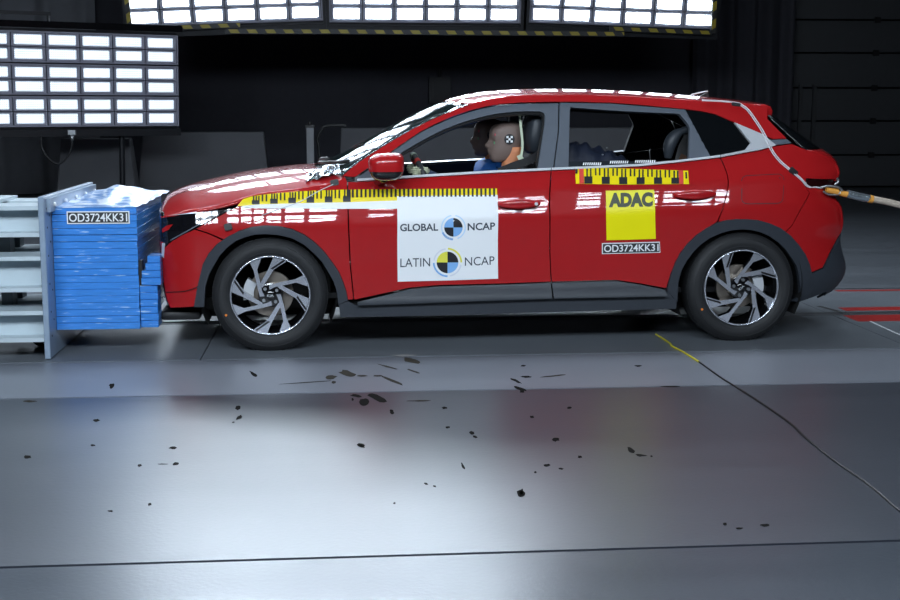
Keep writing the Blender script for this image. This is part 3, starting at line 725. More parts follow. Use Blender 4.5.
# thin black seal round the door glass openings
panel('window_seal', P(*W_IN,(543.5,112),(545,114.5),(545,123),(538.3,165),(536.3,165),(543,123),(543,115),*reversed(W_SEAL)), BLACK, gap=0.0, off=-0.016, depth=0.03, step=0.035)
panel('belt_moulding', P((357,179.2),(395,176.8),(430,174.6),(490,171),(551,168.2),(551,170.6),(490,173.4),(430,177),(395,179.2),(357,181.6)), CHROME, gap=0.0, off=0.006, depth=0.03)
panel('belt_moulding', P((552,168.2),(600,166.2),(640,164.3),(680,160.2),(720,155.4),(720,157.6),(680,162.4),(640,166.6),(600,168.4),(552,170.5)), CHROME, gap=0.0, off=0.006, depth=0.03)
panel('belt_moulding', P((721,155.2),(745,150.4),(750.5,143.2),(734.5,122.8),(762,134.4),(774.5,144.2),(776,145.6),(760,150.2),(745,152.8),(721,157.4)), SILVER, gap=0.0, off=0.005, depth=0.03)
panel('quarter_glass', P((684.5,108.8),(700,111.0),(715,114),(733,121.7),(750.5,143.2),(745,150.4),(711,157.0)), GLASSD, gap=0.0, off=-0.006, depth=0.02)
# fuel flap: raised panel with a dark shut line round it
FL = []
for cx, cz, a0 in ((747.5, 180.5, 180), (778, 179, 270), (777, 198.5, 0), (747.5, 199, 90)):
    for a in range(0, 91, 30):
        FL.append(pt(cx + 5.5*math.cos(R(a0+a)), cz + 4.5*math.sin(R(a0+a))))
panel('fuel_flap_joint', FL, INK, gap=-0.004, off=0.0006, depth=0.004, sides=(-1,))
panel('fuel_flap', FL, PAINT, gap=0.0, off=0.0012, depth=0.004, sides=(-1,), step=0.03)

# --- roof, windscreen, bonnet as lofted skins
def resample(tab, n):
    tab = np.array(catmull(tab, 6)); d = np.r_[0, np.cumsum(np.linalg.norm(np.diff(tab, axis=0), axis=1))]
    t = np.linspace(0, d[-1], n); return np.stack([np.interp(t, d, tab[:, k]) for k in range(tab.shape[1])], 1)
EDGE = P(*RAIL_UP)
E_hdr = min(range(len(EDGE)), key=lambda i: abs(EDGE[i][0]-1.12))
C_WS = [(0.27, 0.985), (0.42, 1.045), (0.68, 1.187), (0.86, 1.282), (0.985, 1.340), (1.06, 1.368)]
C_RF = [(1.06, 1.368), (1.14, 1.396), (1.28, 1.424), (1.50, 1.440), (1.72, 1.4435), (2.03, 1.438), (2.34, 1.422), (2.60, 1.402), (2.89, 1.372), (3.03, 1.354)]
def skin(name, ecurve, ccurve, m, parent=car, p=2.4, tlo=0.0, n_t=14, thick=0.012, inner=TRIM):
    ns = len(ecurve); V = []; cols = []
    ts = [tlo + (1-tlo)*(k/n_t)**1.25 for k in range(n_t+1)]
    for s_ in (-1, 1):
        for t in (ts if s_ < 0 else list(reversed(ts))[1:]): cols.append((s_, t))
    for (xe_, ze_), (xc, zc_) in zip(ecurve, ccurve):
        w = wside(xe_, ze_)
        for s_, t in cols:
            z = ze_ + (zc_-ze_)*(1-(1-t)**p); x = xe_ + (xc-xe_)*(1-(1-t)**2)
            V.append((x, s_*w*(1-t), z))
    nc = len(cols); F = []
    for i in range(ns-1):
        for j in range(nc-1):
            F.append((i*nc+j, (i+1)*nc+j, (i+1)*nc+j+1, i*nc+j+1))
    o = mesh_obj(name, V, F, [m, inner], parent, True)
    md = o.modifiers.new('thickness', 'SOLIDIFY'); md.thickness = thick; md.offset = -1; md.material_offset = 1; md.material_offset_rim = 0
    return o
WGLASS = mat('windscreen_glass', (0.02, 0.035, 0.035), 0.02, spec=0.7, trans=0.0, alpha=0.55, var=0.0)
ws_e = resample(EDGE[:E_hdr+1], 22); ws_c = resample(C_WS, 22)
skin('windscreen', ws_e, ws_c, WGLASS, p=2.6, tlo=0.012, thick=0.006, inner=WGLASS)
rf_e = resample(EDGE[E_hdr:], 34); rf_c = resample(C_RF, 34)
skin('roof', rf_e, rf_c, PAINT, p=2.3)
# black header band printed along the windscreen top
HE = [(-0.58, 0.738), (-0.50, 0.746)] + [tuple(q) for q in P((190,211.6),(204,209.8),(218,207.2),(232,203.8))] + P(*HOODPX[0:])
HC = [(-0.625, 0.770), (-0.60, 0.818), (-0.53, 0.853), (-0.413, 0.886), (-0.264, 0.919), (-0.115, 0.947), (0.125, 0.976), (0.20, 0.980), (0.27, 0.983)]
hd_e = resample(HE, 40); hd_c = resample(HC, 40)
skin('bonnet', hd_e, hd_c, PAINT, p=3.6, thick=0.012)
# cowl between bonnet and windscreen, wipers, crumpled foil at its near corner
cw_e = [HE[-1], EDGE[0]]
o = skin('cowl', np.array([hd_e[-1]-[0.0, 0.012], ws_e[0]+[0.06, -0.02], ws_e[2]-[0, 0.03]]), np.array([hd_c[-1]-[0.0, 0.015], hd_c[-1]+[0.03, -0.02], ws_c[2]-[0.0, 0.03]]), BLACK, p=2.6)
def ws_pt(s, t, side=-1, up=0.012):
    i = s*(len(ws_e)-1); a = int(min(i, len(ws_e)-2)); f = i-a
    e = ws_e[a]*(1-f)+ws_e[a+1]*f; c = ws_c[a]*(1-f)+ws_c[a+1]*f
    w = wside(*e); return (e[0]+(c[0]-e[0])*(1-(1-t)**2)-up*0.5, side*w*(1-t), e[1]+(c[1]-e[1])*(1-(1-t)**2.6)+up)
for nm, q in (('wiper', [(0.03, .75, -1), (0.06, .5, -1), (0.09, .3, -1), (0.12, .14, -1)]), ('wiper', [(0.03, .6, 1), (0.06, .8, 1), (0.08, 1.0, -1), (0.10, .85, -1)])):
    tube(nm, catmull([ws_pt(*v) for v in q], 4), 0.011, BLACK, car, 6)
FOILS = mat('crumpled_silver_foil', (0.75, 0.8, 0.85), 0.15, 1.0, var=0.1)
V, Fc = [], []; rr = random.Random(3)
ca, cb = lp(305, 171, -0.55), lp(333, 160, -0.55)
for i in range(13):
    for j in range(8):
        u, v = i/12, j/7
        x = ca[0]+(cb[0]-ca[0]+0.03)*u+rr.uniform(-.012, .012); y = -0.72+0.34*v+rr.uniform(-.015, .015)
        z = 0.915 + 0.06*u + 0.02*v + 0.03*math.sin(3.1*v) + rr.uniform(-.011, .011)
        V.append((x, y, z))
for i in range(12):
    for j in range(7): a = i*8+j; Fc.append((a, a+8, a+9, a+1))
mesh_obj('foil_patch', V, Fc, FOILS, car)
# --- front end behind the block and tail end
def end_skin(name, zs, x0f, xef, m, sign, k=0.55, ncol=11, inner=TRIM):
    V, F = [], []
    for z in zs:
        x0, xe_ = x0f(z), xef(z); w = wside(x0, z); half = []
        p0 = np.array([x0, w]); p3 = np.array([xe_, 0.0]); p1 = np.array([x0+sign*abs(xe_-x0)*0.62, w-0.075]); p2 = np.array([xe_, w*0.55])
        for i in range(ncol+1):
            t = i/ncol; half.append((1-t)**3*p0+3*(1-t)**2*t*p1+3*(1-t)*t*t*p2+t**3*p3)
        row = [(q[0], -q[1], z) for q in half] + [(q[0], q[1], z) for q in reversed(half[:-1])]
        V += row
    nc = 2*ncol+1
    for i in range(len(zs)-1):
        for j in range(nc-1):
            f = (i*nc+j, i*nc+j+1, (i+1)*nc+j+1, (i+1)*nc+j); F.append(f if sign > 0 else tuple(reversed(f)))
    o = mesh_obj(name, V, F, [m, inner], car, True)
    md = o.modifiers.new('thickness', 'SOLIDIFY'); md.thickness = 0.012; md.offset = -1; md.material_offset = 1; md.material_offset_rim = 0
    return o
X0 = lambda z: smooth_interp(X0T, z); XE = lambda z: smooth_interp(XET, z)
end_skin('rear_diffuser', np.linspace(0.22, 0.595, 12), X0, XE, CLAD, 1)
end_skin('rear_bumper', np.linspace(0.60, 0.858, 11), X0, XE, PAINT, 1)
end_skin('rear_light_bar', np.linspace(0.862, 0.905, 5), X0, XE, MATS['tail_lamp_lens'], 1)
end_skin('tailgate', np.linspace(0.907, 1.085, 14), X0, XE, PAINT, 1)
end_skin('rear_window', np.linspace(1.087, 1.285, 10), X0, XE, GLASSD, 1)
XF0 = [(0.18, -0.52), (0.30, -0.555), (0.40, -0.57), (0.50, -0.57), (0.74, -0.57)]; XFE = [(0.18, -0.59), (0.30, -0.615), (0.45, -0.63), (0.60, -0.63), (0.78, -0.625)]
end_skin('front_bumper', np.linspace(0.25, 0.60, 12), lambda z: interp(XF0, z), lambda z: interp(XFE, z), PAINT, -1)
end_skin('grille', np.linspace(0.602, 0.765, 6), lambda z: interp(XF0, z), lambda z: interp(XFE, z), BLACKGLOSS, -1)
panel('headlight_accent', P((166,226.2),(173,224.2),(168.5,230)) + [(-0.568, 0.655), (-0.568, 0.675)], PAINT, off=0.002, gap=0, depth=0.006, sides=(-1,))
panel('headlight_reflector', P((195,212.6),(203,212),(209,216.6),(203.5,219.6),(200,216)), SILVER, off=0.001, gap=0, depth=0.004, sides=(-1,), step=0.02)
panel('headlight_reflector', P((164.5,216.2),(196,211.6),(199,213),(180,214.6)), SILVER, off=0.001, gap=0, depth=0.004, sides=(-1,), step=0.03)
panel('headlight_reflector', P((170,239.9),(182,233.2),(200,223.4),(200.5,224),(183.5,233.8),(171,240.5)), FRAME, off=0.0015, gap=0, depth=0.004, sides=(-1,), step=0.03)
panel('daytime_lamp', P((162.2,243),(165,243),(164.2,258),(161.8,256)), SILVER, off=0.002, gap=0, depth=0.006, sides=(-1,), step=0.03)
# spoiler lip
sp = []
for px, py in ((763,104.6),(769,106.6),(771.3,111),(770.3,116),(766,119)): sp.append(lp(px, py, -0.55))
V, F = [], []; ys = [-0.575, -0.565, -0.5, -0.3, 0, 0.3, 0.5, 0.565, 0.575]
for y in ys:
    f = 1-0.05*abs(y)/0.57 if abs(y) < 0.57 else 0.5; bow = 0.10*(1-(y/0.575)**2)
    cx, cz = np.mean([q[0] for q in sp]), np.mean([q[1] for q in sp])
    prof = [(sp[0][0]-0.18, sp[0][1]+0.008)] + sp + [(sp[4][0]-0.15, sp[4][1]+0.03)]
    for x, z in prof:
        sc_ = 1.0 if abs(y) < 0.57 else 0.75
        V.append((cx+(x-cx)*sc_+bow*(1 if x > sp[0][0]-0.05 else .5), y, cz+(z-cz)*sc_+0.012*(1-(y/0.575)**2)))
n = 7
for i in range(len(ys)-1):
    for k in range(n): F.append((i*n+k, i*n+(k+1) % n, (i+1)*n+(k+1) % n, (i+1)*n+k))
F += [tuple(range(n)), tuple((len(ys)-1)*n+k for k in range(n))]
bm = bmesh.new(); vs = [bm.verts.new(v) for v in V]
for f in F: bm.faces.new([vs[i] for i in f])
bm_obj('spoiler', bm, PAINT, car, 50)
# shark antenna seen as a thin whip on the roof
aq = [lp(684, 98, -0.05), lp(692, 94.6, -0.05), lp(705, 91.5, -0.05), lp(708, 91.2, -0.05)]
tube('antenna', [(x, -0.05, z-0.01 if i == 0 else z) for i, (x, z) in enumerate(aq)], [0.006, 0.005, 0.004, 0.003], CHROME, car, 6)
bm = bmesh.new(); 
for k, (x, z) in enumerate([lp(694, 98, 0), lp(706, 92.5, 0), lp(709, 99, 0)]): pass
fin = [lp(694, 99, 0), lp(707, 92.5, 0), lp(710, 100, 0)]
prism(bm, fin, -0.012, 0.012); bm_obj('shark_fin', bm, BLACK, car)
# --- dark shell: floor pan, wheel liners, bulkheads
box('floor_pan', -0.50, 3.05, -0.60, 0.60, 0.20, 0.27, VOID, car)
box('side_floor', 0.42, 2.24, -0.80, 0.80, 0.185, 0.26, VOID, car)
for s in (-1, 1):
    for cx in (0.0, WHEELBASE):
        bm = bmesh.new(); n = 26; r = 0.375
        A = [bm.verts.new((cx+r*math.cos(math.pi*(k/n*1.3-0.15)), s*0.845, 0.32+r*math.sin(math.pi*(k/n*1.3-0.15)))) for k in range(n+1)]
        B = [bm.verts.new((v.co.x, s*0.52, v.co.z)) for v in A]
        for k in range(n): bm.faces.new([A[k], A[k+1], B[k+1], B[k]])
        bm.faces.new(B)
        bm_obj('wheel_liner', bm, VOID, car)
box('bulkhead', 0.30, 0.34, -0.70, 0.70, 0.27, 0.90, VOID, car)
box('engine_tray', -0.55, 0.30, -0.50, 0.50, 0.27, 0.72, VOID, car)
box('rear_valance', 3.05, 3.12, -0.74, 0.74, 0.22, 0.62, VOID, car)
box('lower_air_dam', -0.60, -0.38, -0.72, 0.72, 0.16, 0.21, BLACK, car, 0.02)
# --- mirror
def ellipsoid_half(name, c, r, up, m, parent, cut=-0.30, p=3.3):
    bm = bmesh.new(); bmesh.ops.create_uvsphere(bm, u_segments=36, v_segments=24, radius=1)
    for v in bm.verts:
        x, y, z = v.co
        sx = lambda t: math.copysign(abs(t)**(2/p), t)
        v.co = (c[0]+r[0]*sx(x)*(1+0.10*z), c[1]+r[1]*sx(y), c[2]+r[2]*sx(z)*(1.0 + (0.18*x if z > 0 else 0)))
    bmesh.ops.bisect_plane(bm, geom=bm.verts[:]+bm.edges[:]+bm.faces[:], plane_co=(c[0], c[1], c[2]+cut*r[2]), plane_no=(0.0, 0, 1), clear_inner=up, clear_outer=not up)
    return bm_obj(name, bm, m, parent, 180)
mc = lp(386, 167, -0.98); mw = 0.095
mir = ellipsoid_half('mirror_cap', (mc[0], -0.98, mc[1]), (mw, 0.10, 0.074), True, PAINT, car)
ellipsoid_half('mirror_housing', (mc[0], -0.98, mc[1]), (mw*0.985, 0.099, 0.073), False, BLACKGLOSS, mir)
tube('mirror_arm', [(mc[0]-0.03, -0.80, 0.93), (mc[0]-0.01, -0.96, mc[1]-0.05)], [0.03, 0.035], BLACKGLOSS, mir)
mir2 = ellipsoid_half('mirror_cap', (mc[0], 0.98, mc[1]), (mw, 0.10, 0.074), True, PAINT, car)
ellipsoid_half('mirror_housing', (mc[0], 0.98, mc[1]), (mw*0.985, 0.099, 0.073), False, BLACKGLOSS, mir2)
# --- door handles
def handle(px0, px1, py, pyh):
    a, b = pt(px0, py), pt(px1, py-1); L = b[0]-a[0]; zc = (a[1]+b[1])/2+0.004; xc = (a[0]+b[0])/2
    cup = [(xc+L*0.46*math.cos(t), zc-0.012+0.036*math.sin(t)) for t in np.linspace(0, 2*math.pi, 24, endpoint=False)]
    c = panel('handle_cup', cup, MATS.get('handle_cup') or mat('handle_cup', (0.16, 0.004, 0.006), 0.3, coat=1), gap=0, off=0.0015, depth=0.004, sides=(-1,), step=0.03)
    V, F = [], []; n = 12; m = 16
    for i in range(m+1):
        u = i/m; x = a[0]+L*u; zz = a[1]+(b[1]-a[1])*u+0.006
        hh = 0.027*(math.sin(math.pi*min(max(u, .02), .98))**0.35)*(1-0.25*abs(u-0.5)); out = 0.006+0.030*math.sin(math.pi*u)**0.5
        y = -wside(x, zz)
        for k in range(n):
            t = 2*math.pi*k/n; V.append((x, y-out+0.013*math.cos(t)*-1*0.9, zz+hh*math.sin(t)))
    for i in range(m):
        for k in range(n): F.append((i*n+k, i*n+(k+1) % n, (i+1)*n+(k+1) % n, (i+1)*n+k))
    F += [tuple(range(n)), tuple(m*n+k for k in range(n))]
    bm = bmesh.new(); vs = [bm.verts.new(v) for v in V]
    for f in F: bm.faces.new([vs[i] for i in f])
    h = bm_obj('door_handle', bm, PAINT, car, 180)
    return h, a, b
h, a, b = handle(497.5, 540, 205.2, 7)
kx = b[0]-0.028; bm = bmesh.new(); add_tube(bm, [(kx, -wside(kx, b[1])-0.044, b[1]+.005), (kx, -wside(kx, b[1])-0.02, b[1]+.005)], 0.009, 12); bm_obj('keyhole', bm, CHROME, h)
handle(673, 715.5, 196, 7)

# ------------------------------------------------------------------ wheels
def rot2(p, a): return (p[0]*math.cos(a)-p[1]*math.sin(a), p[0]*math.sin(a)+p[1]*math.cos(a))
TR, RR = 0.316, 0.217
def build_wheel(parent):
    w = empty('wheel', (0, 0, 0)); w.parent = parent
    bm = bmesh.new()
    prof = [(RR-0.004, 0.012), (RR+0.004, 0.002), (RR+0.012, -0.004), (RR+0.03, -0.010), (RR+0.055, -0.012), (RR+0.07, -0.006), (TR-0.012, 0.008), (TR-0.004, 0.018), (TR, 0.030), (TR+0.001, 0.10), (TR, 0.172), (TR-0.012, 0.195), (RR+0.05, 0.212), (RR, 0.19)]
    lathe_bm(bm, prof, 96)
    ty = bm_obj('tyre', bm, RUBBER, w, 180)
    bm = bmesh.new()
    for r0, y0 in ((RR+0.062, -0.0115), (RR+0.022, -0.0085)):
        lathe_bm(bm, [(r0-0.002, y0+0.001), (r0, y0-0.002), (r0+0.002, y0+0.001)], 96)
    bm_obj('sidewall_rib', bm, RUBBER, ty, 180)
    bm = bmesh.new()
    for k in range(60):            # tread blocks at the shoulder
        a = 2*math.pi*k/60; M = Matrix.Rotation(a, 4, 'Y') @ Matrix.Translation((TR-0.0035, 0.03, 0))
        add_box(bm, -0.003, 0.003, -0.008, 0.03, -0.011, 0.011, 0, M)
    bm_obj('tread_edge', bm, RUBBER, ty)
    # rim barrel, bright lip
    bm = bmesh.new(); lathe_bm(bm, [(RR-0.006, 0.004), (RR-0.012, 0.03), (RR-0.02, 0.12), (RR-0.02, 0.18)], 72); bm_obj('rim_barrel', bm, BLACKGLOSS, w, 180)
    bm = bmesh.new(); lathe_bm(bm, [(RR+0.003, 0.004), (RR+0.002, -0.002), (RR-0.004, -0.003), (RR-0.007, 0.003), (RR-0.007, 0.02)], 72); bm_obj('rim_lip', bm, ALLOY, w, 180)
    broad = [(-.50,.845),(-.36,.915),(-.20,.962),(-.315,.66),(-.24,.30),(-.20,.10),(-.14,-.02),(-.26,-.03),(-.33,.25),(-.40,.62)]
    thin = [(.10,.975),(.28,.945),(.45,.875),(.10,.655),(-.19,.20),(-.29,.22),(-.035,.675)]
    for q in range(4):
        a = q*math.pi/2
        bm = bmesh.new(); prism(bm, [rot2((x*RR, z*RR), a) for x, z in broad], 0.010, 0.05, 0, 1); bm_obj('spoke', bm, [ALLOY, BLACKGLOSS], w)
        bm = bmesh.new(); prism(bm, [rot2((x*RR, z*RR), a) for x, z in thin], 0.011, 0.05, 0, 1); sp_ = bm_obj('spoke', bm, [ALLOY, BLACKGLOSS], w)
        slit = [(.36,.905),(.41,.885),(.07,.655),(.02,.68)]
        bm = bmesh.new(); prism(bm, [rot2((x*RR, z*RR), a) for x, z in slit], 0.0095, 0.02, 0, 0); bm_obj('spoke_groove', bm, BLACKGLOSS, sp_)
    bm = bmesh.new(); lathe_bm(bm, [(0.0, 0.012), (0.05, 0.012), (0.066, 0.018), (0.070, 0.05), (0.07, 0.10)], 32); bm_obj('hub', bm, BLACKGLOSS, w, 40)
    cap = None
    bm = bmesh.new(); lathe_bm(bm, [(0.0, 0.004), (0.020, 0.005), (0.026, 0.009), (0.027, 0.014)], 28); cap = bm_obj('centre_cap', bm, BLACKGLOSS, w, 40)
    vs, fs = text_mesh('KIA', 0.01)
    mesh_obj('cap_lettering', [((v[0]-.5)*0.036, 0.002, (v[1]-.5)*0.014) for v in vs], fs, SILVER, cap)
    for q in range(4):
        a = q*math.pi/2 + R(38); x, z = 0.045*math.cos(a), 0.045*math.sin(a)
        bm = bmesh.new(); add_tube(bm, [(x, 0.002, z), (x, 0.02, z)], 0.0095, 6); bm_obj('lug_nut', bm, STEEL, w)
    bm = bmesh.new(); lathe_bm(bm, [(0.06, 0.075), (0.125, 0.075), (0.127, 0.08), (0.127, 0.092), (0.06, 0.095)], 48); bm_obj('brake_disc', bm, DISC, w, 40)
    return w
def brake_caliper(loc, ang, sgn):
    bm = bmesh.new()
    pl = [(0.092*math.cos(t), 0.092*math.sin(t)) for t in np.linspace(ang-0.45, ang+0.45, 7)] + [(0.15*math.cos(t), 0.15*math.sin(t)) for t in np.linspace(ang+0.42, ang-0.42, 7)]
    prism(bm, pl, 0.052*sgn, 0.12*sgn); o = bm_obj('brake_caliper', bm, SILVER, car, 30); o.location = loc
def copy_tree(o, parent):
    c = o.copy(); COL.objects.link(c); c.parent = parent
    for ch in o.children: copy_tree(ch, c)
    return c
wproto = build_wheel(car)
spots = [((0.008, -TYRE_Y, TR-0.006), 0, 0), ((WHEELBASE+0.010, -TYRE_Y, TR-0.006), 0, -40), ((0.0, TYRE_Y, TR-0.006), 180, 20), ((WHEELBASE, TYRE_Y, TR-0.006), 180, 65)]
near_wheels = []
for i, (loc, rz, ry) in enumerate(spots):
    w = wproto if i == 0 else copy_tree(wproto, car)
    if i < 2: near_wheels.append(w)
    w.location = loc; w.rotation_euler = (0, R(ry), R(rz))
    brake_caliper(loc, R((168, 12)[i % 2]), 1 if i < 2 else -1)
for i, w in enumerate(near_wheels):
        ry = (0, -40)[i]; r_, a_ = 0.262, R((203, 207)[i] + ry); ty = [c for c in w.children if c.name.startswith('tyre')][0]
        bm = bmesh.new(); add_tube(bm, [(r_*math.cos(a_), -0.0145, r_*math.sin(a_)), (r_*math.cos(a_), -0.010, r_*math.sin(a_))], 0.0065, 10); bm_obj('paint_dot', bm, mat('orange_dot', (0.9, 0.25, 0.03), 0.5), ty)

# ------------------------------------------------------------------ stickers on the flank
def fit_text(word, rect, m, parent, off, bold=0.0, spacing=1.0, name='lettering'):
    """rect: ((px, py) of bottom left, (px, py) of bottom right, height in px)"""
    (x0, y0), (x1, y1), h = rect
    vs, fs = text_mesh(word, bold, spacing); V = []
    for u, v in vs:
        x, z = pt(x0+(x1-x0)*u, y0+(y1-y0)*u - h*v); V.append(side_pt(x, z, off))
    return mesh_obj(name, V, fs, m, parent)
def patch(name, poly, m, parent, off, step=0.028):
    return panel(name, poly, m, parent, off=off, gap=0, depth=0.0012, step=step, inner=m, sides=(-1,))
def ring_arc(cx, cy, r0, r1, a0, a1, n=14):
    A = [(cx+r1*math.cos(R(a)), cy-r1*math.sin(R(a))) for a in np.linspace(a0, a1, n)]; B = [(cx+r0*math.cos(R(a)), cy-r0*math.sin(R(a))) for a in np.linspace(a1, a0, n)]
    return P(*A, *B)
def wedge(cx, cy, r, a0, n=9):
    return P((cx, cy), *[(cx+r*math.cos(R(a)), cy-r*math.sin(R(a))) for a in np.linspace(a0, a0+90, n)])
ST = 0.003
# front tape measure
tp = empty('measuring_tape', (0, 0, 0)); tp.parent = car; tp['label'] = 'yellow and black measuring tape above the front wheel'
top = [(241,200.5),(246,197.6),(265,194.6),(285,192.8),(300,191.6),(320,190.6),(350,189.8),(400,189.3),(450,189),(497,188.7)]
def topy(x): return interp(top, x)
bot = lambda x: interp([(237,206.4),(260,204.6),(300,203.4),(340,202.6),(400,200.6),(450,199.6),(497,199.2)], x)
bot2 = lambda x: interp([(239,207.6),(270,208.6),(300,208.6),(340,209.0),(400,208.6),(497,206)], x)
xs = list(range(243, 497, 8)) + [497]
patch('tape_band', P(*[(x, topy(x)) for x in xs], *[(x, bot(x)) for x in reversed(xs)], (237.5, 206.2)), YELLOW, tp, ST)
patch('tape_glare_band', P(*[(x, bot(x)) for x in xs], *[(x, bot2(x)) for x in reversed(xs)], (240, 207.4)), WHITE, tp, ST)  # glare on the lower half of the tape, painted as a white band
x = 252.0; k = 0
while x < 346:           # marks and blocks of the first stretch
    w = 7.6; a, b = topy(x+w/2), bot(x+w/2); mid = a+(b-a)*0.52
    if k % 2 == 0:
        patch('tape_block', P((x, mid), (x+w, mid), (x+w, b-0.3), (x, b-0.3)), INK, tp, ST+.0028)
        for q in (1.0, 3.6, 6.2): patch('tape_mark', P((x+q, a+.3), (x+q+1.5, a+.3), (x+q+1.5, mid), (x+q, mid)), INK, tp, ST+.0028)
    else:
        for q in (0.6, 4.6): patch('tape_mark', P((x+q, a+.3), (x+q+1.6, a+.3), (x+q+1.6, mid+2), (x+q, mid+2)), INK, tp, ST+.0028)
    x += 9.1; k += 1
x = 347.5
while x < 496:
    a = topy(x); patch('tape_mark', P((x, a+.2), (x+2.0, a+.2), (x+2.0, a+8.0), (x, a+8.0)), INK, tp, ST+.0028); x += 4.28
# rear tape measure
tp = empty('measuring_tape', (0, 0, 0)); tp.parent = car; tp['label'] = 'short yellow and black measuring tape under the rear window'
ty_ = lambda x: interp([(574, 167.5), (620, 168.6), (689, 171)], x); by_ = lambda x: interp([(574, 184), (620, 184.8), (689, 184.2)], x)
xs = [575, 590, 605, 620, 635, 650, 665, 680, 688]
patch('tape_band', P(*[(x, ty_(x)) for x in xs], *[(x+0.8, by_(x)) for x in reversed(xs)]), YELLOW, tp, ST)
for x in (579, 678.5): patch('tape_red_block', P((x, ty_(x)), (x+4.4, ty_(x)), (x+4.9, by_(x)), (x+.3, by_(x))), REDINK, tp, ST+.0028)
for k in range(6):
    x = 584.2+k*17.4; w = 8.0; a, b = ty_(x+4), by_(x+4); mid = a+(b-a)*0.55
    if k == 5: w = 7.6
    patch('tape_block', P((x, mid), (x+w, mid), (x+w, b-.2), (x, b-.2)), INK, tp, ST+.0028)
    for q in (2.0, 5.6): patch('tape_mark', P((x+q, a+.6), (x+q+1.5, a+.6), (x+q+1.5, mid), (x+q, mid)), INK, tp, ST+.0028)
    if k < 5:
        for q in (10.6, 14.6): patch('tape_mark', P((x+q, a+.6), (x+q+1.5, a+.6), (x+q+1.5, a+8), (x+q, a+8)), INK, tp, ST+.0028)
patch('tape_mark', P((575.2, 169), (577.4, 169), (577.4, 174), (575.2, 174)), INK, tp, ST+.0028); patch('tape_mark', P((685, 172.5), (686.6, 172.5), (687, 179), (685.4, 179)), INK, tp, ST+.0028)
# white sponsor board on the front door
bd = empty('white_sticker', (0, 0, 0)); bd.parent = car; bd['label'] = 'white sticker with two round checkered emblems'
patch('sticker_sheet', P((397,196.5),(430,196),(465,195.5),(497.5,195),(497.7,240),(498,278.6),(450,280.3),(397.6,281.6),(397.2,240)), WHITE, bd, ST+.0005)
O2 = ST+.002
fit_text('GLOBAL', ((400, 231.2), (438, 230.6), 7.4), INKGREY, bd, O2, 0.02); fit_text('NCAP', ((467.5, 230.4), (495, 229.6), 7.4), INKGREY, bd, O2, 0.02)
fit_text('LATIN', ((400.3, 267), (430, 266.2), 8.6), INKGREY, bd, O2, 0.0); fit_text('NCAP', ((464.8, 265.8), (494.3, 264.6), 8.6), INKGREY, bd, O2, 0.0)
cx, cy = 453.3, 227.3
for q, m in ((0, INK), (90, LBLUE), (180, INK), (270, LBLUE)): patch('emblem_quarter', wedge(cx, cy, 9.2, q), m, bd, O2)
for a0, a1 in ((100, 262), (290, 440)): patch('emblem_ring', ring_arc(cx, cy, 11.2, 12.4, a0, a1), PALEBLUE, bd, O2)
patch('emblem_ring', ring_arc(cx, cy, 10.9, 12.8, 205, 268), LBLUE, bd, O2)
cx, cy = 447.4, 262.3
for q, m in ((0, INK), (90, LEMON), (180, INK), (270, LBLUE)): patch('emblem_quarter', wedge(cx, cy, 10.8, q), m, bd, O2)
patch('emblem_ring', ring_arc(cx, cy, 12.9, 14.6, 0, 88), LEMON, bd, O2); patch('emblem_ring', ring_arc(cx, cy, 12.9, 14.6, 182, 270), LBLUE, bd, O2)
patch('emblem_ring', ring_arc(cx, cy, 12.9, 14.3, 98, 172), mat('faint_grey_ink', (0.72, 0.74, 0.80), 0.45, var=0.0), bd, O2); patch('emblem_ring', ring_arc(cx, cy, 12.9, 14.3, 280, 350), MATS['faint_grey_ink'], bd, O2)
# yellow sticker and number plate on the rear door
ad = empty('yellow_sticker', (0, 0, 0)); ad.parent = car; ad['label'] = 'yellow sticker with dark bold letters'
patch('sticker_sheet', P((605.7,190.8),(630,190.4),(654,189.8),(655,215),(655.6,238.8),(630,239.6),(606.4,240.2),(606,215)), ADACY, ad, ST)
fit_text('ADAC', ((608.6, 207.6), (652.6, 206.8), 14.6), INKOLIVE, ad, ST+.0018, 0.065, 1.02)
nb = empty('number_sticker', (0, 0, 0)); nb.parent = car; nb['label'] = 'dark test number sticker with white letters'
patch('sticker_border', P((601.8,243),(659.6,241.6),(660.2,252.6),(601.8,254)), WHITE, nb, ST)
patch('sticker_sheet', P((602.7,243.9),(658.8,242.5),(659.4,251.8),(602.7,253.1)), SIGNF, nb, ST+.0028)
fit_text('OD3724KK31', ((603.7, 252), (658.2, 250.8), 7.2), WHITE, nb, ST+.0048, 0.015)
# printed strip at the foot of the rear window
ws = empty('window_label', (0, 0, 0)); ws.parent = car
patch('label_sheet', P((569,161.2),(600,160.6),(640,161.2),(660,161.6),(640,164.6),(600,166.4),(569,167.6)), mat('dark_film', (0.02, 0.025, 0.03), 0.08, var=0.0), ws, -0.004)
for k, (x0, x1, y) in enumerate(((583, 603, 164.6), (610, 629, 162.9), (635, 656, 162.2))):
    n = int((x1-x0)/2.1)
    for q in range(n):
        x = x0+q*2.1; patch('label_mark', P((x+.5, y-2.3), (x+1.7, y-2.3), (x+1.1, y+.3), (x-.1, y+.3)), WHITE, ws, -0.0025)
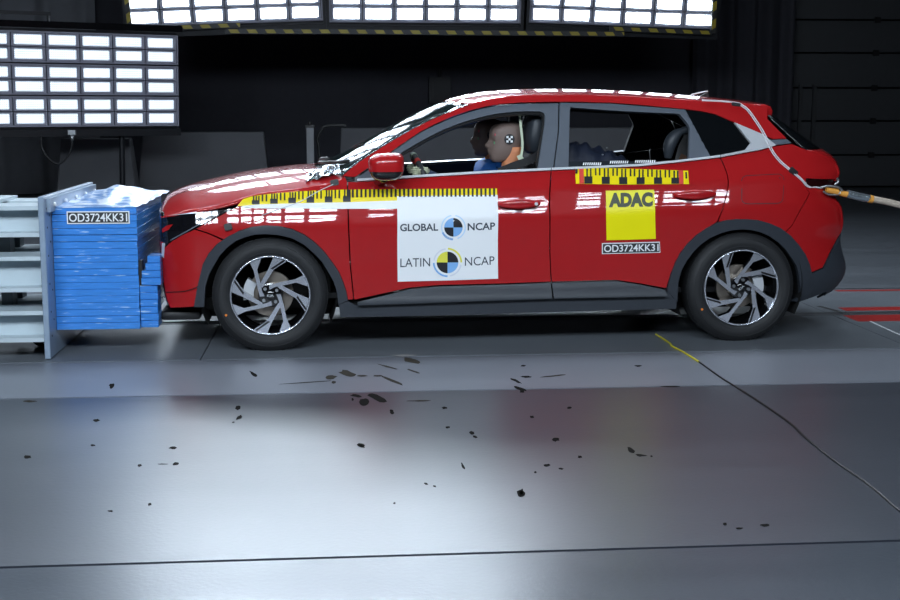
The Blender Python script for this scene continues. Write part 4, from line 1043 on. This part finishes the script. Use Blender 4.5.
# ------------------------------------------------------------------ sensors and tape on the front wing
def tape_block(px0, px1, py0, py1, name='sensor', thick=0.02):
    a, b = pt(px0, py1), pt(px1, py0); xc, zc = (a[0]+b[0])/2, (a[1]+b[1])/2; y = -wside(xc, zc)
    bm = bmesh.new(); add_box(bm, -(b[0]-a[0])/2, (b[0]-a[0])/2, -thick, 0.004, -(b[1]-a[1])/2, (b[1]-a[1])/2)
    bmesh.ops.bevel(bm, geom=bm.edges[:], offset=0.004, segments=2, affect='EDGES')
    o = bm_obj(name, bm, TAPEBLACK, car); o.location = (xc, y, zc); o.rotation_euler = (R(-10), R(-12), 0); return o
tape_block(224.5, 232, 223.6, 230.6); tape_block(330.5, 338.5, 179.5, 186, 'tape_patch', 0.012)
def flank_wire(name, pxs, r, m, off=0.004, parent=car):
    pts = []
    for p in pxs:
        x, z = pt(*p); pts.append(side_pt(x, z, off+r))
    return tube(name, catmull(pts, 4), r, m, parent, 6)
flank_wire('sensor_wire', [(333, 185), (318, 192), (300, 202), (280, 209), (262, 215.5)], 0.0022, mat('white_cord_sheath', (0.62, 0.64, 0.66), 0.5))
flank_wire('sensor_wire', [(166, 292), (185, 291), (200, 285), (210, 272), (219, 256), (226, 240)], 0.0022, BLACK)

# ------------------------------------------------------------------ interior
SEATM = mat('black_seat_cloth', (0.016, 0.017, 0.019), 0.75, bump=0.2, bscale=300)
SEATG = mat('grey_seat_vinyl', (0.028, 0.034, 0.042), 0.45)
box('dashboard', 0.36, 0.72, -0.68, 0.68, 0.62, 0.90, BLACK, car, 0.06, 3)
box('cabin_floor', 0.3, 2.9, -0.72, 0.72, 0.27, 0.30, TRIM, car)
def seat(yc, xoff=0.0):
    s = empty('front_seat', (0, 0, 0)); s.parent = car
    x = xoff
    superloft('seat_cushion', [(0.34, x+0.98, x+1.52, 0.22, yc), (0.42, x+0.93, x+1.56, 0.25, yc), (0.50, x+0.93, x+1.55, 0.25, yc), (0.54, x+0.98, x+1.5, 0.22, yc)], SEATM, s, p=4)
    rows = [(0.48, x+1.44, x+1.60, 0.24), (0.62, x+1.47, x+1.64, 0.26), (0.80, x+1.53, x+1.69, 0.26), (0.95, x+1.58, x+1.73, 0.23), (1.02, x+1.61, x+1.73, 0.18), (1.05, x+1.63, x+1.72, 0.14)]
    superloft('seat_back', [(r[0], r[1], r[2], r[3], yc) for r in rows], SEATM, s, p=3.6)
    hx, hz = lp(533, 133, yc); hx += x
    hr = [(-0.118, -.03, .045, .09), (-0.10, -.052, .062, .12), (-0.02, -.062, .066, .135), (0.06, -.045, .062, .13), (0.10, -.03, .050, .115), (0.116, -.008, .035, .08)]
    h_ = superloft('headrest', [(hz+r[0], hx+r[1], hx+r[2], r[3], yc) for r in hr], SEATG, s, p=3.2)
    for dy in (-0.06, 0.06): tube('headrest_post', [(hx+0.01, yc+dy, 1.0), (hx+0.005, yc+dy, hz-0.09)], 0.007, STEEL, s)
    return s
seat(-0.37); seat(0.37)
box('rear_bench', 2.05, 2.55, -0.62, 0.62, 0.33, 0.55, SEATM, car, 0.05, 3)
bm = bmesh.new(); add_box(bm, 2.50, 2.64, -0.62, 0.62, 0.5, 1.0); 
for v in bm.verts:
    v.co.x += (v.co.z-0.5)*0.35
bmesh.ops.bevel(bm, geom=bm.edges[:], offset=0.05, segments=3, affect='EDGES'); bm_obj('rear_backrest', bm, SEATM, car, 50)
# far pillar trims darken the cabin; roof lining is the roof's own inner face
# steering wheel
sx, sz = lp(417, 163, -0.37)
sw = empty('steering_wheel', (sx+0.05, -0.37, sz-0.115)); sw.parent = car; sw.rotation_euler = (0, R(-24), 0)
bm = bmesh.new(); n, m, Rr, rr_ = 40, 10, 0.178, 0.017
vs = [[bm.verts.new((rr_*math.sin(2*math.pi*j/m), (Rr+rr_*math.cos(2*math.pi*j/m))*math.cos(2*math.pi*i/n), (Rr+rr_*math.cos(2*math.pi*j/m))*math.sin(2*math.pi*i/n))) for j in range(m)] for i in range(n)]
for i in range(n):
    for j in range(m): bm.faces.new([vs[i][j], vs[(i+1)%n][j], vs[(i+1)%n][(j+1)%m], vs[i][(j+1)%m]])
bm_obj('wheel_rim', bm, mat('wheel_leather', (0.03, 0.032, 0.035), 0.5), sw, 180)
superloft('wheel_hub', [(-0.06, -.03, .02, .05), (0.0, -.03, .02, .07), (0.05, -.03, .02, .06)], BLACK, sw)
for a in (0, 180, 270): tube('wheel_spoke', [(0, 0.05*math.cos(R(a)), 0.05*math.sin(R(a))), (0, 0.17*math.cos(R(a)), 0.17*math.sin(R(a)))], 0.014, BLACK, sw)
for a, m in ((104, mat('pale_green_tape', (0.42, 0.52, 0.38), 0.5)), (128, mat('red_tape', (0.55, 0.03, 0.02), 0.5))):
    ar = [(0, Rr*math.cos(R(a+d)), Rr*math.sin(R(a+d))) for d in (-4, 0, 4)]; tube('rim_tape', ar, rr_+0.002, m, sw, 12)
    ar = [(0, Rr*math.cos(R(180-a+d)), Rr*math.sin(R(180-a+d))) for d in (-4, 0, 4)]; tube('rim_tape', ar, rr_+0.002, m, sw, 12)

# ------------------------------------------------------------------ crash test dummies
SKIN = mat('dummy_brown_vinyl', (0.19, 0.135, 0.115), 0.5, var=0.06)
NECK = mat('dummy_orange_vinyl', (0.68, 0.26, 0.12), 0.55)
BLUE = mat('blue_shirt', (0.03, 0.20, 0.72), 0.7, bump=0.2, bscale=60)
SLEEVE = mat('dummy_yellow_green', (0.50, 0.52, 0.36), 0.6)
def body_skin(name, joints, edges, m, parent):
    me = bpy.data.meshes.new(name); me.from_pydata([j[0] for j in joints], edges, [])
    o = bpy.data.objects.new(name, me); COL.objects.link(o)
    sk = o.modifiers.new('skin', 'SKIN'); sk.use_smooth_shade = True
    for i, j in enumerate(joints):
        d = me.skin_vertices[0].data[i]; d.radius = (j[1], j[2] if len(j) > 2 else j[1]); d.use_root = (i == 0)
    o.modifiers.new('sub', 'SUBSURF').levels = 2; o.modifiers['sub'].render_levels = 2
    dg = bpy.context.evaluated_depsgraph_get(); me2 = bpy.data.meshes.new_from_object(o.evaluated_get(dg))
    bpy.data.objects.remove(o)
    for p in me2.polygons: p.use_smooth = True
    me2.materials.clear(); return link_mesh(name, me2, parent, m)
def dummy(yc, hpx, hpy, label, shirt, hands, raise_=0.0):
    hx, hz = lp(hpx, hpy, yc)
    O_ = np.array(CAR_O) + EX*(hx+0.06) + EY*yc
    d = empty('crash_test_dummy', (O_[0], O_[1], 0.42), CAR_TH, label, 'crash dummy', 'crash test dummies in the front seats')
    def L(x, y, z): return (x-hx-0.06, y, z-0.42)       # car coordinates (y from the dummy's middle) -> dummy
    c = (hx-hx-0.06, 0, hz-0.42)
    rows = [(-.122, -.078, -.02, .034), (-.108, -.094, .02, .050), (-.08, -.101, .058, .062), (-.055, -.101, .075, .068), (-.03, -.100, .088, .071), (0, -.098, .096, .074), (.03, -.101, .101, .077), (.06, -.097, .101, .076), (.085, -.084, .092, .068), (.106, -.058, .07, .052), (.118, -.022, .036, .028)]
    def sculpt(v):
        x, y, z = v; dz = z-c[2]
        if x < c[0]:
            x -= 0.026*math.exp(-(y/0.017)**2)*math.exp(-((dz+.025)/.024)**2)            # nose
            x += 0.012*math.exp(-((abs(y)-.032)/.017)**2)*math.exp(-((dz-.006)/.014)**2)   # eye hollows
            x -= 0.006*math.exp(-(y/0.03)**2)*math.exp(-((dz+.066)/.010)**2)                # lips
            x += 0.005*math.exp(-(y/0.03)**2)*math.exp(-((dz+.086)/.008)**2)
        return [x, y, z]
    fine = []
    for a, b in zip(rows, rows[1:]):
        for k in range(3): fine.append(tuple(a[i]+(b[i]-a[i])*k/3 for i in range(4)))
    fine.append(rows[-1])
    head = superloft('head', [(c[2]+r[0], c[0]+r[1], c[0]+r[2], r[3]) for r in fine], SKIN, d, n=48, p=2.2, disp=sculpt)
    # neck skin rising behind the jaw
    superloft('neck', [(c[2]-0.245, c[0]-0.035, c[0]+0.085, .062), (c[2]-0.20, c[0]-0.028, c[0]+0.082, .060), (c[2]-0.12, c[0]-0.024, c[0]+0.088, .060), (c[2]-0.07, c[0]-0.005, c[0]+0.094, .0685), (c[2]-0.035, c[0]+0.005, c[0]+0.0935, .073)], NECK, d, n=32)
    # round checker target at the temple
    tg = empty('target', (0, 0, 0)); tg.parent = head
    for sgn in (-1,):
        tx, tz, ty_ = c[0]+0.008, c[2]+0.012, -0.0775
        disc = [bm_ for bm_ in ()]
        bm = bmesh.new(); add_tube(bm, [(tx, ty_-0.002, tz), (tx, ty_+0.012, tz)], 0.030, 28); bm_obj('target_disc', bm, INK, tg)
        for i in range(-2, 3):
            for j in range(-2, 3):
                if (i+j) % 2 == 0 and i*i+j*j < 3:
                    q = 0.0125; bm = bmesh.new(); add_box(bm, tx+i*q-q/2, tx+i*q+q/2, ty_-0.0035, ty_-0.001, tz+j*q-q/2, tz+j*q+q/2); bm_obj('target_square', bm, WHITE, tg)
    for (yy, dz, m, r_) in ((-0.040, -0.012, mat('green_face_paint', (0.10, 0.35, 0.16), 0.5), 0.014), (-0.036, -0.055, mat('white_face_paint', (0.55, 0.56, 0.52), 0.5), 0.013), (-0.052, 0.038, mat('pink_face_paint', (0.55, 0.10, 0.12), 0.5), 0.009)):
        bm = bmesh.new(); bmesh.ops.create_uvsphere(bm, u_segments=14, v_segments=10, radius=1)
        for v in bm.verts: v.co = (c[0]-0.085+abs(yy)*0.25+v.co.x*0.006, yy+v.co.y*r_*0.8, c[2]+dz+v.co.z*r_)
        bm_obj('face_paint', bm, m, head, 180)
    # body: one skin from hips to hands and feet
    sh = hz-0.29+raise_
    J = [(L(hx+0.10, 0, 0.50), .13, .16), (L(hx+0.09, 0, 0.66), .12, .15), (L(hx+0.07, 0, 0.80), .125, .165), (L(hx+0.05, 0, sh+0.03), .09, .12), (L(hx+0.03, 0, sh+0.10), .055)]
    E_ = [(0, 1), (1, 2), (2, 3), (3, 4)]
    for s in (-1, 1):
        b0 = len(J)
        J += [(L(hx+0.05-raise_*0.9, s*0.17, sh+0.02), .068+raise_*0.15), (L(hx-0.06, s*0.24, sh-0.20), .052), (L(*hands[0 if s < 0 else 1][0]), .040), (L(*hands[0 if s < 0 else 1][1]), .030)]
        E_ += [(3, b0), (b0, b0+1), (b0+1, b0+2), (b0+2, b0+3)]
        b0 = len(J)
        J += [(L(hx-0.02, s*0.11, 0.50), .085), (L(hx-0.36, s*0.13, 0.60), .065), (L(hx-0.55, s*0.12, 0.38), .045), (L(hx-0.66, s*0.12, 0.34), .035)]
        E_ += [(0, b0), (b0, b0+1), (b0+1, b0+2), (b0+2, b0+3)]
    body_skin('body', J, E_, shirt, d)
    return d, hx, hz, L
hw_x, hw_z = lp(417, 168, -0.52)
rim_l = (hw_x+0.01, -0.155, hw_z-0.015)
dd, hx, hz, L = dummy(-0.37, 506, 141, 'brown headed crash dummy with orange neck at the steering wheel', mat('dark_shirt', (0.03, 0.05, 0.10), 0.7), [((hw_x+0.16, -0.20, hw_z-0.10), (hw_x+0.06, -0.155, hw_z-0.028)), ((hw_x+0.16, 0.20, hw_z-0.10), (hw_x+0.06, 0.155, hw_z-0.028))])
# driver's hands: palm and five fingers closed over the rim
def hand(d, base, s):
    h = empty('hand', base); h.parent = d; h.scale = (0.82, 0.82, 0.82)
    bm = bmesh.new(); add_box(bm, -0.045, 0.045, -0.016, 0.016, -0.028, 0.028)
    bmesh.ops.bevel(bm, geom=bm.edges[:], offset=0.012, segments=3, affect='EDGES'); bm_obj('palm', bm, SLEEVE, h, 180)
    for k, ln in enumerate((0.040, 0.046, 0.043, 0.034)):
        z = 0.022-k*0.0145
        tube('finger', catmull([(-0.040, 0, z), (-0.040-ln*0.55, -s*0.010, z+0.002), (-0.040-ln*0.85, s*0.012, z-0.002), (-0.040-ln*0.55, s*0.034, z-0.004)], 4), 0.0078, SLEEVE, h, 8)
    tube('thumb', catmull([(0.0, s*0.010, 0.026), (-0.022, s*0.026, 0.036), (-0.045, s*0.034, 0.030)], 4), 0.009, SLEEVE, h, 8)
    return h
hand(dd, L(hw_x+0.035, -0.155, hw_z-0.018), 1); hand(dd, L(hw_x+0.035, 0.155, hw_z-0.018), -1)
pz, pzz = lp(470, 165, 0.1)
dummy(0.37, 489, 137, 'brown headed crash dummy in a blue shirt on the far front seat', BLUE, [((pz-0.1, -0.2, 0.62), (pz-0.25, -0.16, 0.55)), ((pz-0.1, 0.2, 0.62), (pz-0.25, 0.16, 0.55))], raise_=0.06)
# blue shoulder pad of the far dummy shows between the chin and the window sill: raise its shoulders
# seat belts of the near seat
BELT = mat('belt_webbing', (0.02, 0.02, 0.022), 0.7); PALE = mat('pale_belt_tape', (0.55, 0.62, 0.45), 0.55)
def strap(name, pts, w, m, parent, t=0.003):
    P_ = [np.array(p) for p in catmull(pts, 6)]; V, F = [], []
    for i, p in enumerate(P_):
        tn = P_[min(i+1, len(P_)-1)]-P_[max(i-1, 0)]; tn = tn/np.linalg.norm(tn)
        s_ = np.cross(tn, (0, 1, 0)); s_ = s_/np.linalg.norm(s_)*w/2
        for q in (p-s_, p+s_): V.append(q); V.append(q+np.array([0, t, 0]))
    for i in range(len(P_)-1):
        a = 4*i; b = a+4; F += [(a, a+2, b+2, b), (a+1, b+1, b+3, a+3), (a, b, b+1, a+1), (a+2, a+3, b+3, b+2)]
    return mesh_obj(name, V, F, m, parent)
sb = empty('seat_belt', (0, 0, 0)); sb.parent = car; sb['label'] = 'black belt with pale tape'
def cl(px, py, y): x, z = lp(px, py, y); return (x, y, z)
strap('belt', [cl(499, 172, -0.50), cl(512, 166.5, -0.515), cl(530, 160, -0.53), cl(541, 153, -0.56)], 0.045, BELT, sb)
strap('belt_tape', [cl(519.5, 113, -0.47), cl(521, 128, -0.475), cl(522.5, 145, -0.48), cl(521, 158, -0.50)], 0.014, PALE, sb)
strap('belt_tape', [cl(519, 155, -0.505), cl(522, 160, -0.515), cl(527, 162, -0.525)], 0.03, PALE, sb)
bm = bmesh.new(); q = cl(508.5, 116.5, -0.40); add_tube(bm, [(q[0], q[1], q[2]+.03), (q[0], q[1], q[2]+.005), (q[0], q[1], q[2]-.035)], [0.006, 0.008, 0.013], 10); bm_obj('roof_sensor', bm, STEEL, car, 60)

# ------------------------------------------------------------------ rear seat things
NAVY = mat('navy_cloth', (0.012, 0.017, 0.035), 0.55, bump=0.4, bscale=25)
V, F = [], []; a = lp(570, 166, -0.45); b = lp(626, 166, -0.45); nx, ny = 30, 18; top_ = lp(580, 143, -0.45)[1]; rr = random.Random(5)
x_a = a[0]-0.08
oo = np.array(CAR_O)+EX*((x_a+b[0])/2)+EY*(-0.35)
bag = empty('cloth_bundle', (oo[0], oo[1], 0.55), CAR_TH, 'dark navy crumpled cloth bundle on the rear seat behind the near window', 'cloth')
for i in range(nx+1):
    for j in range(ny+1):
        u, v = i/nx, j/ny; x = (u-.5)*(b[0]-x_a+0.05); y = (v-.5)*0.36
        prof = interp([(0, .92), (.15, 1.0), (.35, .99), (.55, .955), (.8, .90), (1, .80)], u)
        z = (top_-0.55)*prof*(max(0.0, 1-(2*v-1)**4))**0.5 + 0.010*math.sin(26*u+7*v)+0.009*math.sin(17*v-11*u)+0.006*math.sin(41*u-13*v)
        if i in (0, nx) or j in (0, ny): z = 0
        V.append((x, y, max(z, 0)))
for i in range(nx):
    for j in range(ny): a_ = i*(ny+1)+j; F.append((a_, a_+ny+1, a_+ny+2, a_+1))
mesh_obj('cloth', V, F, NAVY, bag, True)
for px, py in ((607, 148), (602.5, 154.8)):
    x, z = lp(px, py, -0.52); bm = bmesh.new(); bmesh.ops.create_uvsphere(bm, u_segments=10, v_segments=8, radius=0.006)
    o = bm_obj('snap_button', bm, STEEL, bag, 180); o.location = (x-(x_a+b[0])/2, -0.17, z-0.55)
cs = np.array(CAR_O)+EX*2.36+EY*(-0.33)
seat_c = empty('child_seat', (cs[0], cs[1], 0.55), CAR_TH, 'dark grey child seat with a curved wing behind the rear side window', 'child seat')
superloft('seat_base', [(0.0, -.22, .16, .20), (0.10, -.24, .18, .22), (0.16, -.22, .16, .20)], SEATM, seat_c, p=3.5)
superloft('back_shell', [(0.14, .02, .17, .20), (0.35, .07, .20, .22), (0.55, .12, .22, .20), (0.64, .15, .22, .13)], SEATM, seat_c, p=3.2)
wing = []
for sgn in (-1,):
    q = [lp(667, 158, -0.5), lp(669, 144, -0.5), lp(676, 134, -0.5), lp(687, 129, -0.5)]
    tube('wing', catmull([(x-2.36, sgn*0.19, z-0.55) for x, z in q], 5), [0.022+0.018*math.sin(math.pi*min(1, i/12)) for i in range(16)], SEATG, seat_c, 12)
strap('harness', [( -0.02, -0.1, 0.20), (0.02, -0.105, 0.36), (0.09, -0.09, 0.5)], 0.04, mat('brown_webbing', (0.10, 0.05, 0.03), 0.7), seat_c)

# ------------------------------------------------------------------ white double cord over the rear and the umbilical
def at_flank(px, py, off):
    x, z = pt(px, py); return side_pt(x, z, off)
co = empty('white_cord', tuple(CAR_O), CAR_TH, 'white double cord taped over the roof corner and rear wing', 'cord')
CORD = mat('white_cord_rubber', (0.66, 0.64, 0.66), 0.5)
path = [(741,105.5),(748,111),(756,122),(764,135),(771,150),(779,161),(788,169),(800,179),(806,185.5),(810,187.5)]
for dx in (-1.0, 1.0):
    pts = [at_flank(px+dx*(.75 if k < 7 else .5), py-dx*0.3, 0.006) for k, (px, py) in enumerate(path)]
    roofp = []
    for k, (px, py, y) in enumerate(((702, 101.0, -0.57), (722, 102.0, -0.57), (738, 103.8, -0.565))):
        x, z = lp(px, py+dx*0.3, y); roofp.append((x, y, z+0.004))
    tube('cord_strand', catmull(roofp + pts, 5), 0.0034, CORD, co, 7)
def cord_tape(px, py, w, h, rot):
    x, z = pt(px, py); n = side_n(x, z); bm = bmesh.new(); add_box(bm, -w/2, w/2, -0.012, 0.004, -h/2, h/2); bmesh.ops.bevel(bm, geom=bm.edges[:], offset=0.004, segments=2, affect='EDGES')
    o = bm_obj('black_tape', bm, TAPEBLACK, co); o.location = side_pt(x, z, 0.002); o.rotation_euler = (R(-14), R(rot), 0); return o
cord_tape(793, 172, 0.055, 0.034, 40); cord_tape(736, 104.8, 0.055, 0.02, 8)
um_y = -0.79
def ul(px, py, y): x, z = lp(px, py, y); return np.array(CAR_O)+EX*x+EY*y+np.array([0, 0, z])
base = ul(822, 187, um_y)
um = empty('umbilical_cable', tuple(base), 0, 'taped beige umbilical cable leading away from the tail lamp', 'cable')
UP = lambda px, py, y=um_y: tuple(ul(px, py, y)-base)
tube('cable_rope', catmull([UP(868, 198.2), UP(885, 201.5), UP(905, 206.5), UP(960, 222), UP(1100, 262)], 6), 0.019, mat('beige_rope', (0.50, 0.42, 0.34), 0.7, var=0.3, scale=60, bump=0.6, bscale=90), um, 10)
tube('tape_wrap', catmull([UP(847, 193.6), UP(858, 196.3), UP(869, 198.6)], 4), 0.0225, mat('silver_tape', (0.42, 0.48, 0.52), 0.25, 0.8, bump=0.5, bscale=40), um, 10)
ORG = mat('orange_strap', (0.75, 0.33, 0.05), 0.6)
tube('orange_strap', [UP(826, 190), UP(838, 192)], [0.016, 0.018], ORG, um, 8); tube('orange_strap', [UP(840, 193.3), UP(848, 194.6)], [0.015, 0.018], ORG, um, 8)
tube('orange_strap', [UP(868, 198.5), UP(872.5, 199.5)], 0.0225, ORG, um, 10)
tube('shackle', catmull([UP(820.5, 187.5), UP(828, 186.2), UP(838, 187.2), UP(842, 190.5), UP(838, 194.2), UP(829, 194.4), UP(823, 191)], 5), 0.007, STEEL, um, 8)
tube('hook_wire', catmull([UP(810, 187.5), UP(815, 187.2), UP(822, 188)], 4), 0.005, CORD, um, 6)
tube('eye_bolt', catmull([UP(833, 180, um_y+.1), UP(837, 178.5, um_y+.1), UP(838, 182, um_y+.1), UP(834, 184.5, um_y+.1)], 4), 0.008, STEEL, um, 8)

# ------------------------------------------------------------------ floor cable, scuffs and chipped paint
fl0 = ground(655, 335)
fc = empty('floor_cable', (fl0[0], fl0[1], 0.0), 0, 'thin black cable with a yellow taped end lying across the floor', 'cable')
def G(px, py, z=0.004): g = ground(px, py, 0); return (g[0]-fl0[0], g[1]-fl0[1], z)
tube('yellow_end', catmull([G(656, 335), G(667, 342), G(671, 345), G(672, 347), G(682, 352), G(699, 362.5)], 4), 0.0055, mat('yellow_tape', (0.62, 0.55, 0.03), 0.5), fc, 6)
tube('black_cord', catmull([G(699, 362.5), G(722, 379), G(735, 387), G(760, 403), G(790, 424), G(806, 439), G(835, 462), G(868, 485), G(900, 512), G(960, 560)], 6), 0.0045, BLACK, fc, 6)
CHIP = mat('bare_chipped_patch', (0.012, 0.011, 0.010), 0.95, spec=0.05, var=0.3, scale=60); SCUFF = mat('brown_scuff', (0.045, 0.040, 0.032), 0.95, spec=0.05, var=0.3, scale=40); CHIPG = mat('grey_chip_core', (0.14, 0.14, 0.14), 0.8, spec=0.1)
def chip(px, py, w, h, ang=0, m=CHIP, seed=0):
    ang = -ang
    rnd = random.Random(int(px*7+py*13)); c = ground(px, py); V = []
    n = 11; w *= 1.12; h *= 1.12
    for k in range(n):
        t = 2*math.pi*k/n; r = rnd.uniform(0.55, 1.0); x, y = w/2*r*math.cos(t), h/2*r*math.sin(t)
        x, y = x*math.cos(R(ang))+y*math.sin(R(ang)), -x*math.sin(R(ang))+y*math.cos(R(ang))
        g = ground(px+x, py+y); V.append((g[0], g[1], 0.0006))
    V += [(v[0], v[1], 0.0012) for v in V]
    F = [tuple(range(n, 2*n))] + [(k, (k+1) % n, n+(k+1) % n, n+k) for k in range(n)]
    mesh_obj('paint_chip', V, F, m, floor)
for a in [(361,445.5,10,5,15),(361.5,445,5,2.5,15,CHIPG),(364,402.5,9,11,60),(377,398,20,7,20),(356,396,12,3,10),(392,412,6,4,50),(352.5,399.5,3,3,0),(521,493,8,9,0),(521.5,493.5,4.5,5.5,0,CHIPG),(556,439.5,8,4.5,0),(547,465.5,7,3,0),(561,469,6,2,10),(535.5,472.5,3,2,0),(569.5,408,6,2.5,0),(532,417,5,2.5,0),(580,457,5,3,0),(472,433,6,3.5,0),(475,437,5,2.5,20),(444.5,408,6,2.5,0),(447.5,427.5,6,2.5,0),(463,466.5,3,9,-25),(426,484,5,2,10),(434.5,486.5,4,2,10),(394.5,503.5,3,2,0),
          (631.5,450.5,10,5,30),(641,455.5,13,2.6,5),(651.5,456.5,3,2,0),(765,525.5,11,3,-3),(725,524.5,5,3,0),(739,528.5,8,2,0),(238,408,6,5,0),(239,417.5,7,4,-30),(233.5,422.5,3,1.5,0),(173,448,9,3,0),(175.5,464,7,4,0),(162.5,464.3,12,1,0),(139.5,465.5,5,3,0),(93,445.5,5,2,0),(96.5,420.5,7,3,0),(28,457,8,4,0),(110.5,511.3,6,2,0),(149.5,504.5,4,3,0),(112,386,7,5,-30),(254,374.5,12,4,30),
          (672,386.5,24,1.6,0),(638,366,8,2,0),(523,366,6,1.6,0),(526,377,11,2,0),(516,381,14,2.6,25),(521,389,18,3,18),(522,391.5,6,3,0)]:
    chip(*a)
for a in [(348,374,18,6,15,SCUFF),(331,377,12,5,-5,SCUFF),(334,382.5,5,3,0,SCUFF),(362,376,12,1.6,0,SCUFF),(378,376,11,1.6,0,SCUFF),(393,381,26,2.6,22,SCUFF),(411,361,20,5,12,SCUFF),(388,367,26,1.6,15,SCUFF),(414,371.5,16,1.6,18,SCUFF),(420,401,26,1.4,0,SCUFF),(405,355.5,30,2.4,0,mat('pale_scuff', (0.30, 0.30, 0.30), 0.5)),(554,376,30,1.4,-5,SCUFF),(30,401.5,14,2,0,SCUFF),(310,382.3,60,.8,-4,SCUFF)]:
    chip(*a)
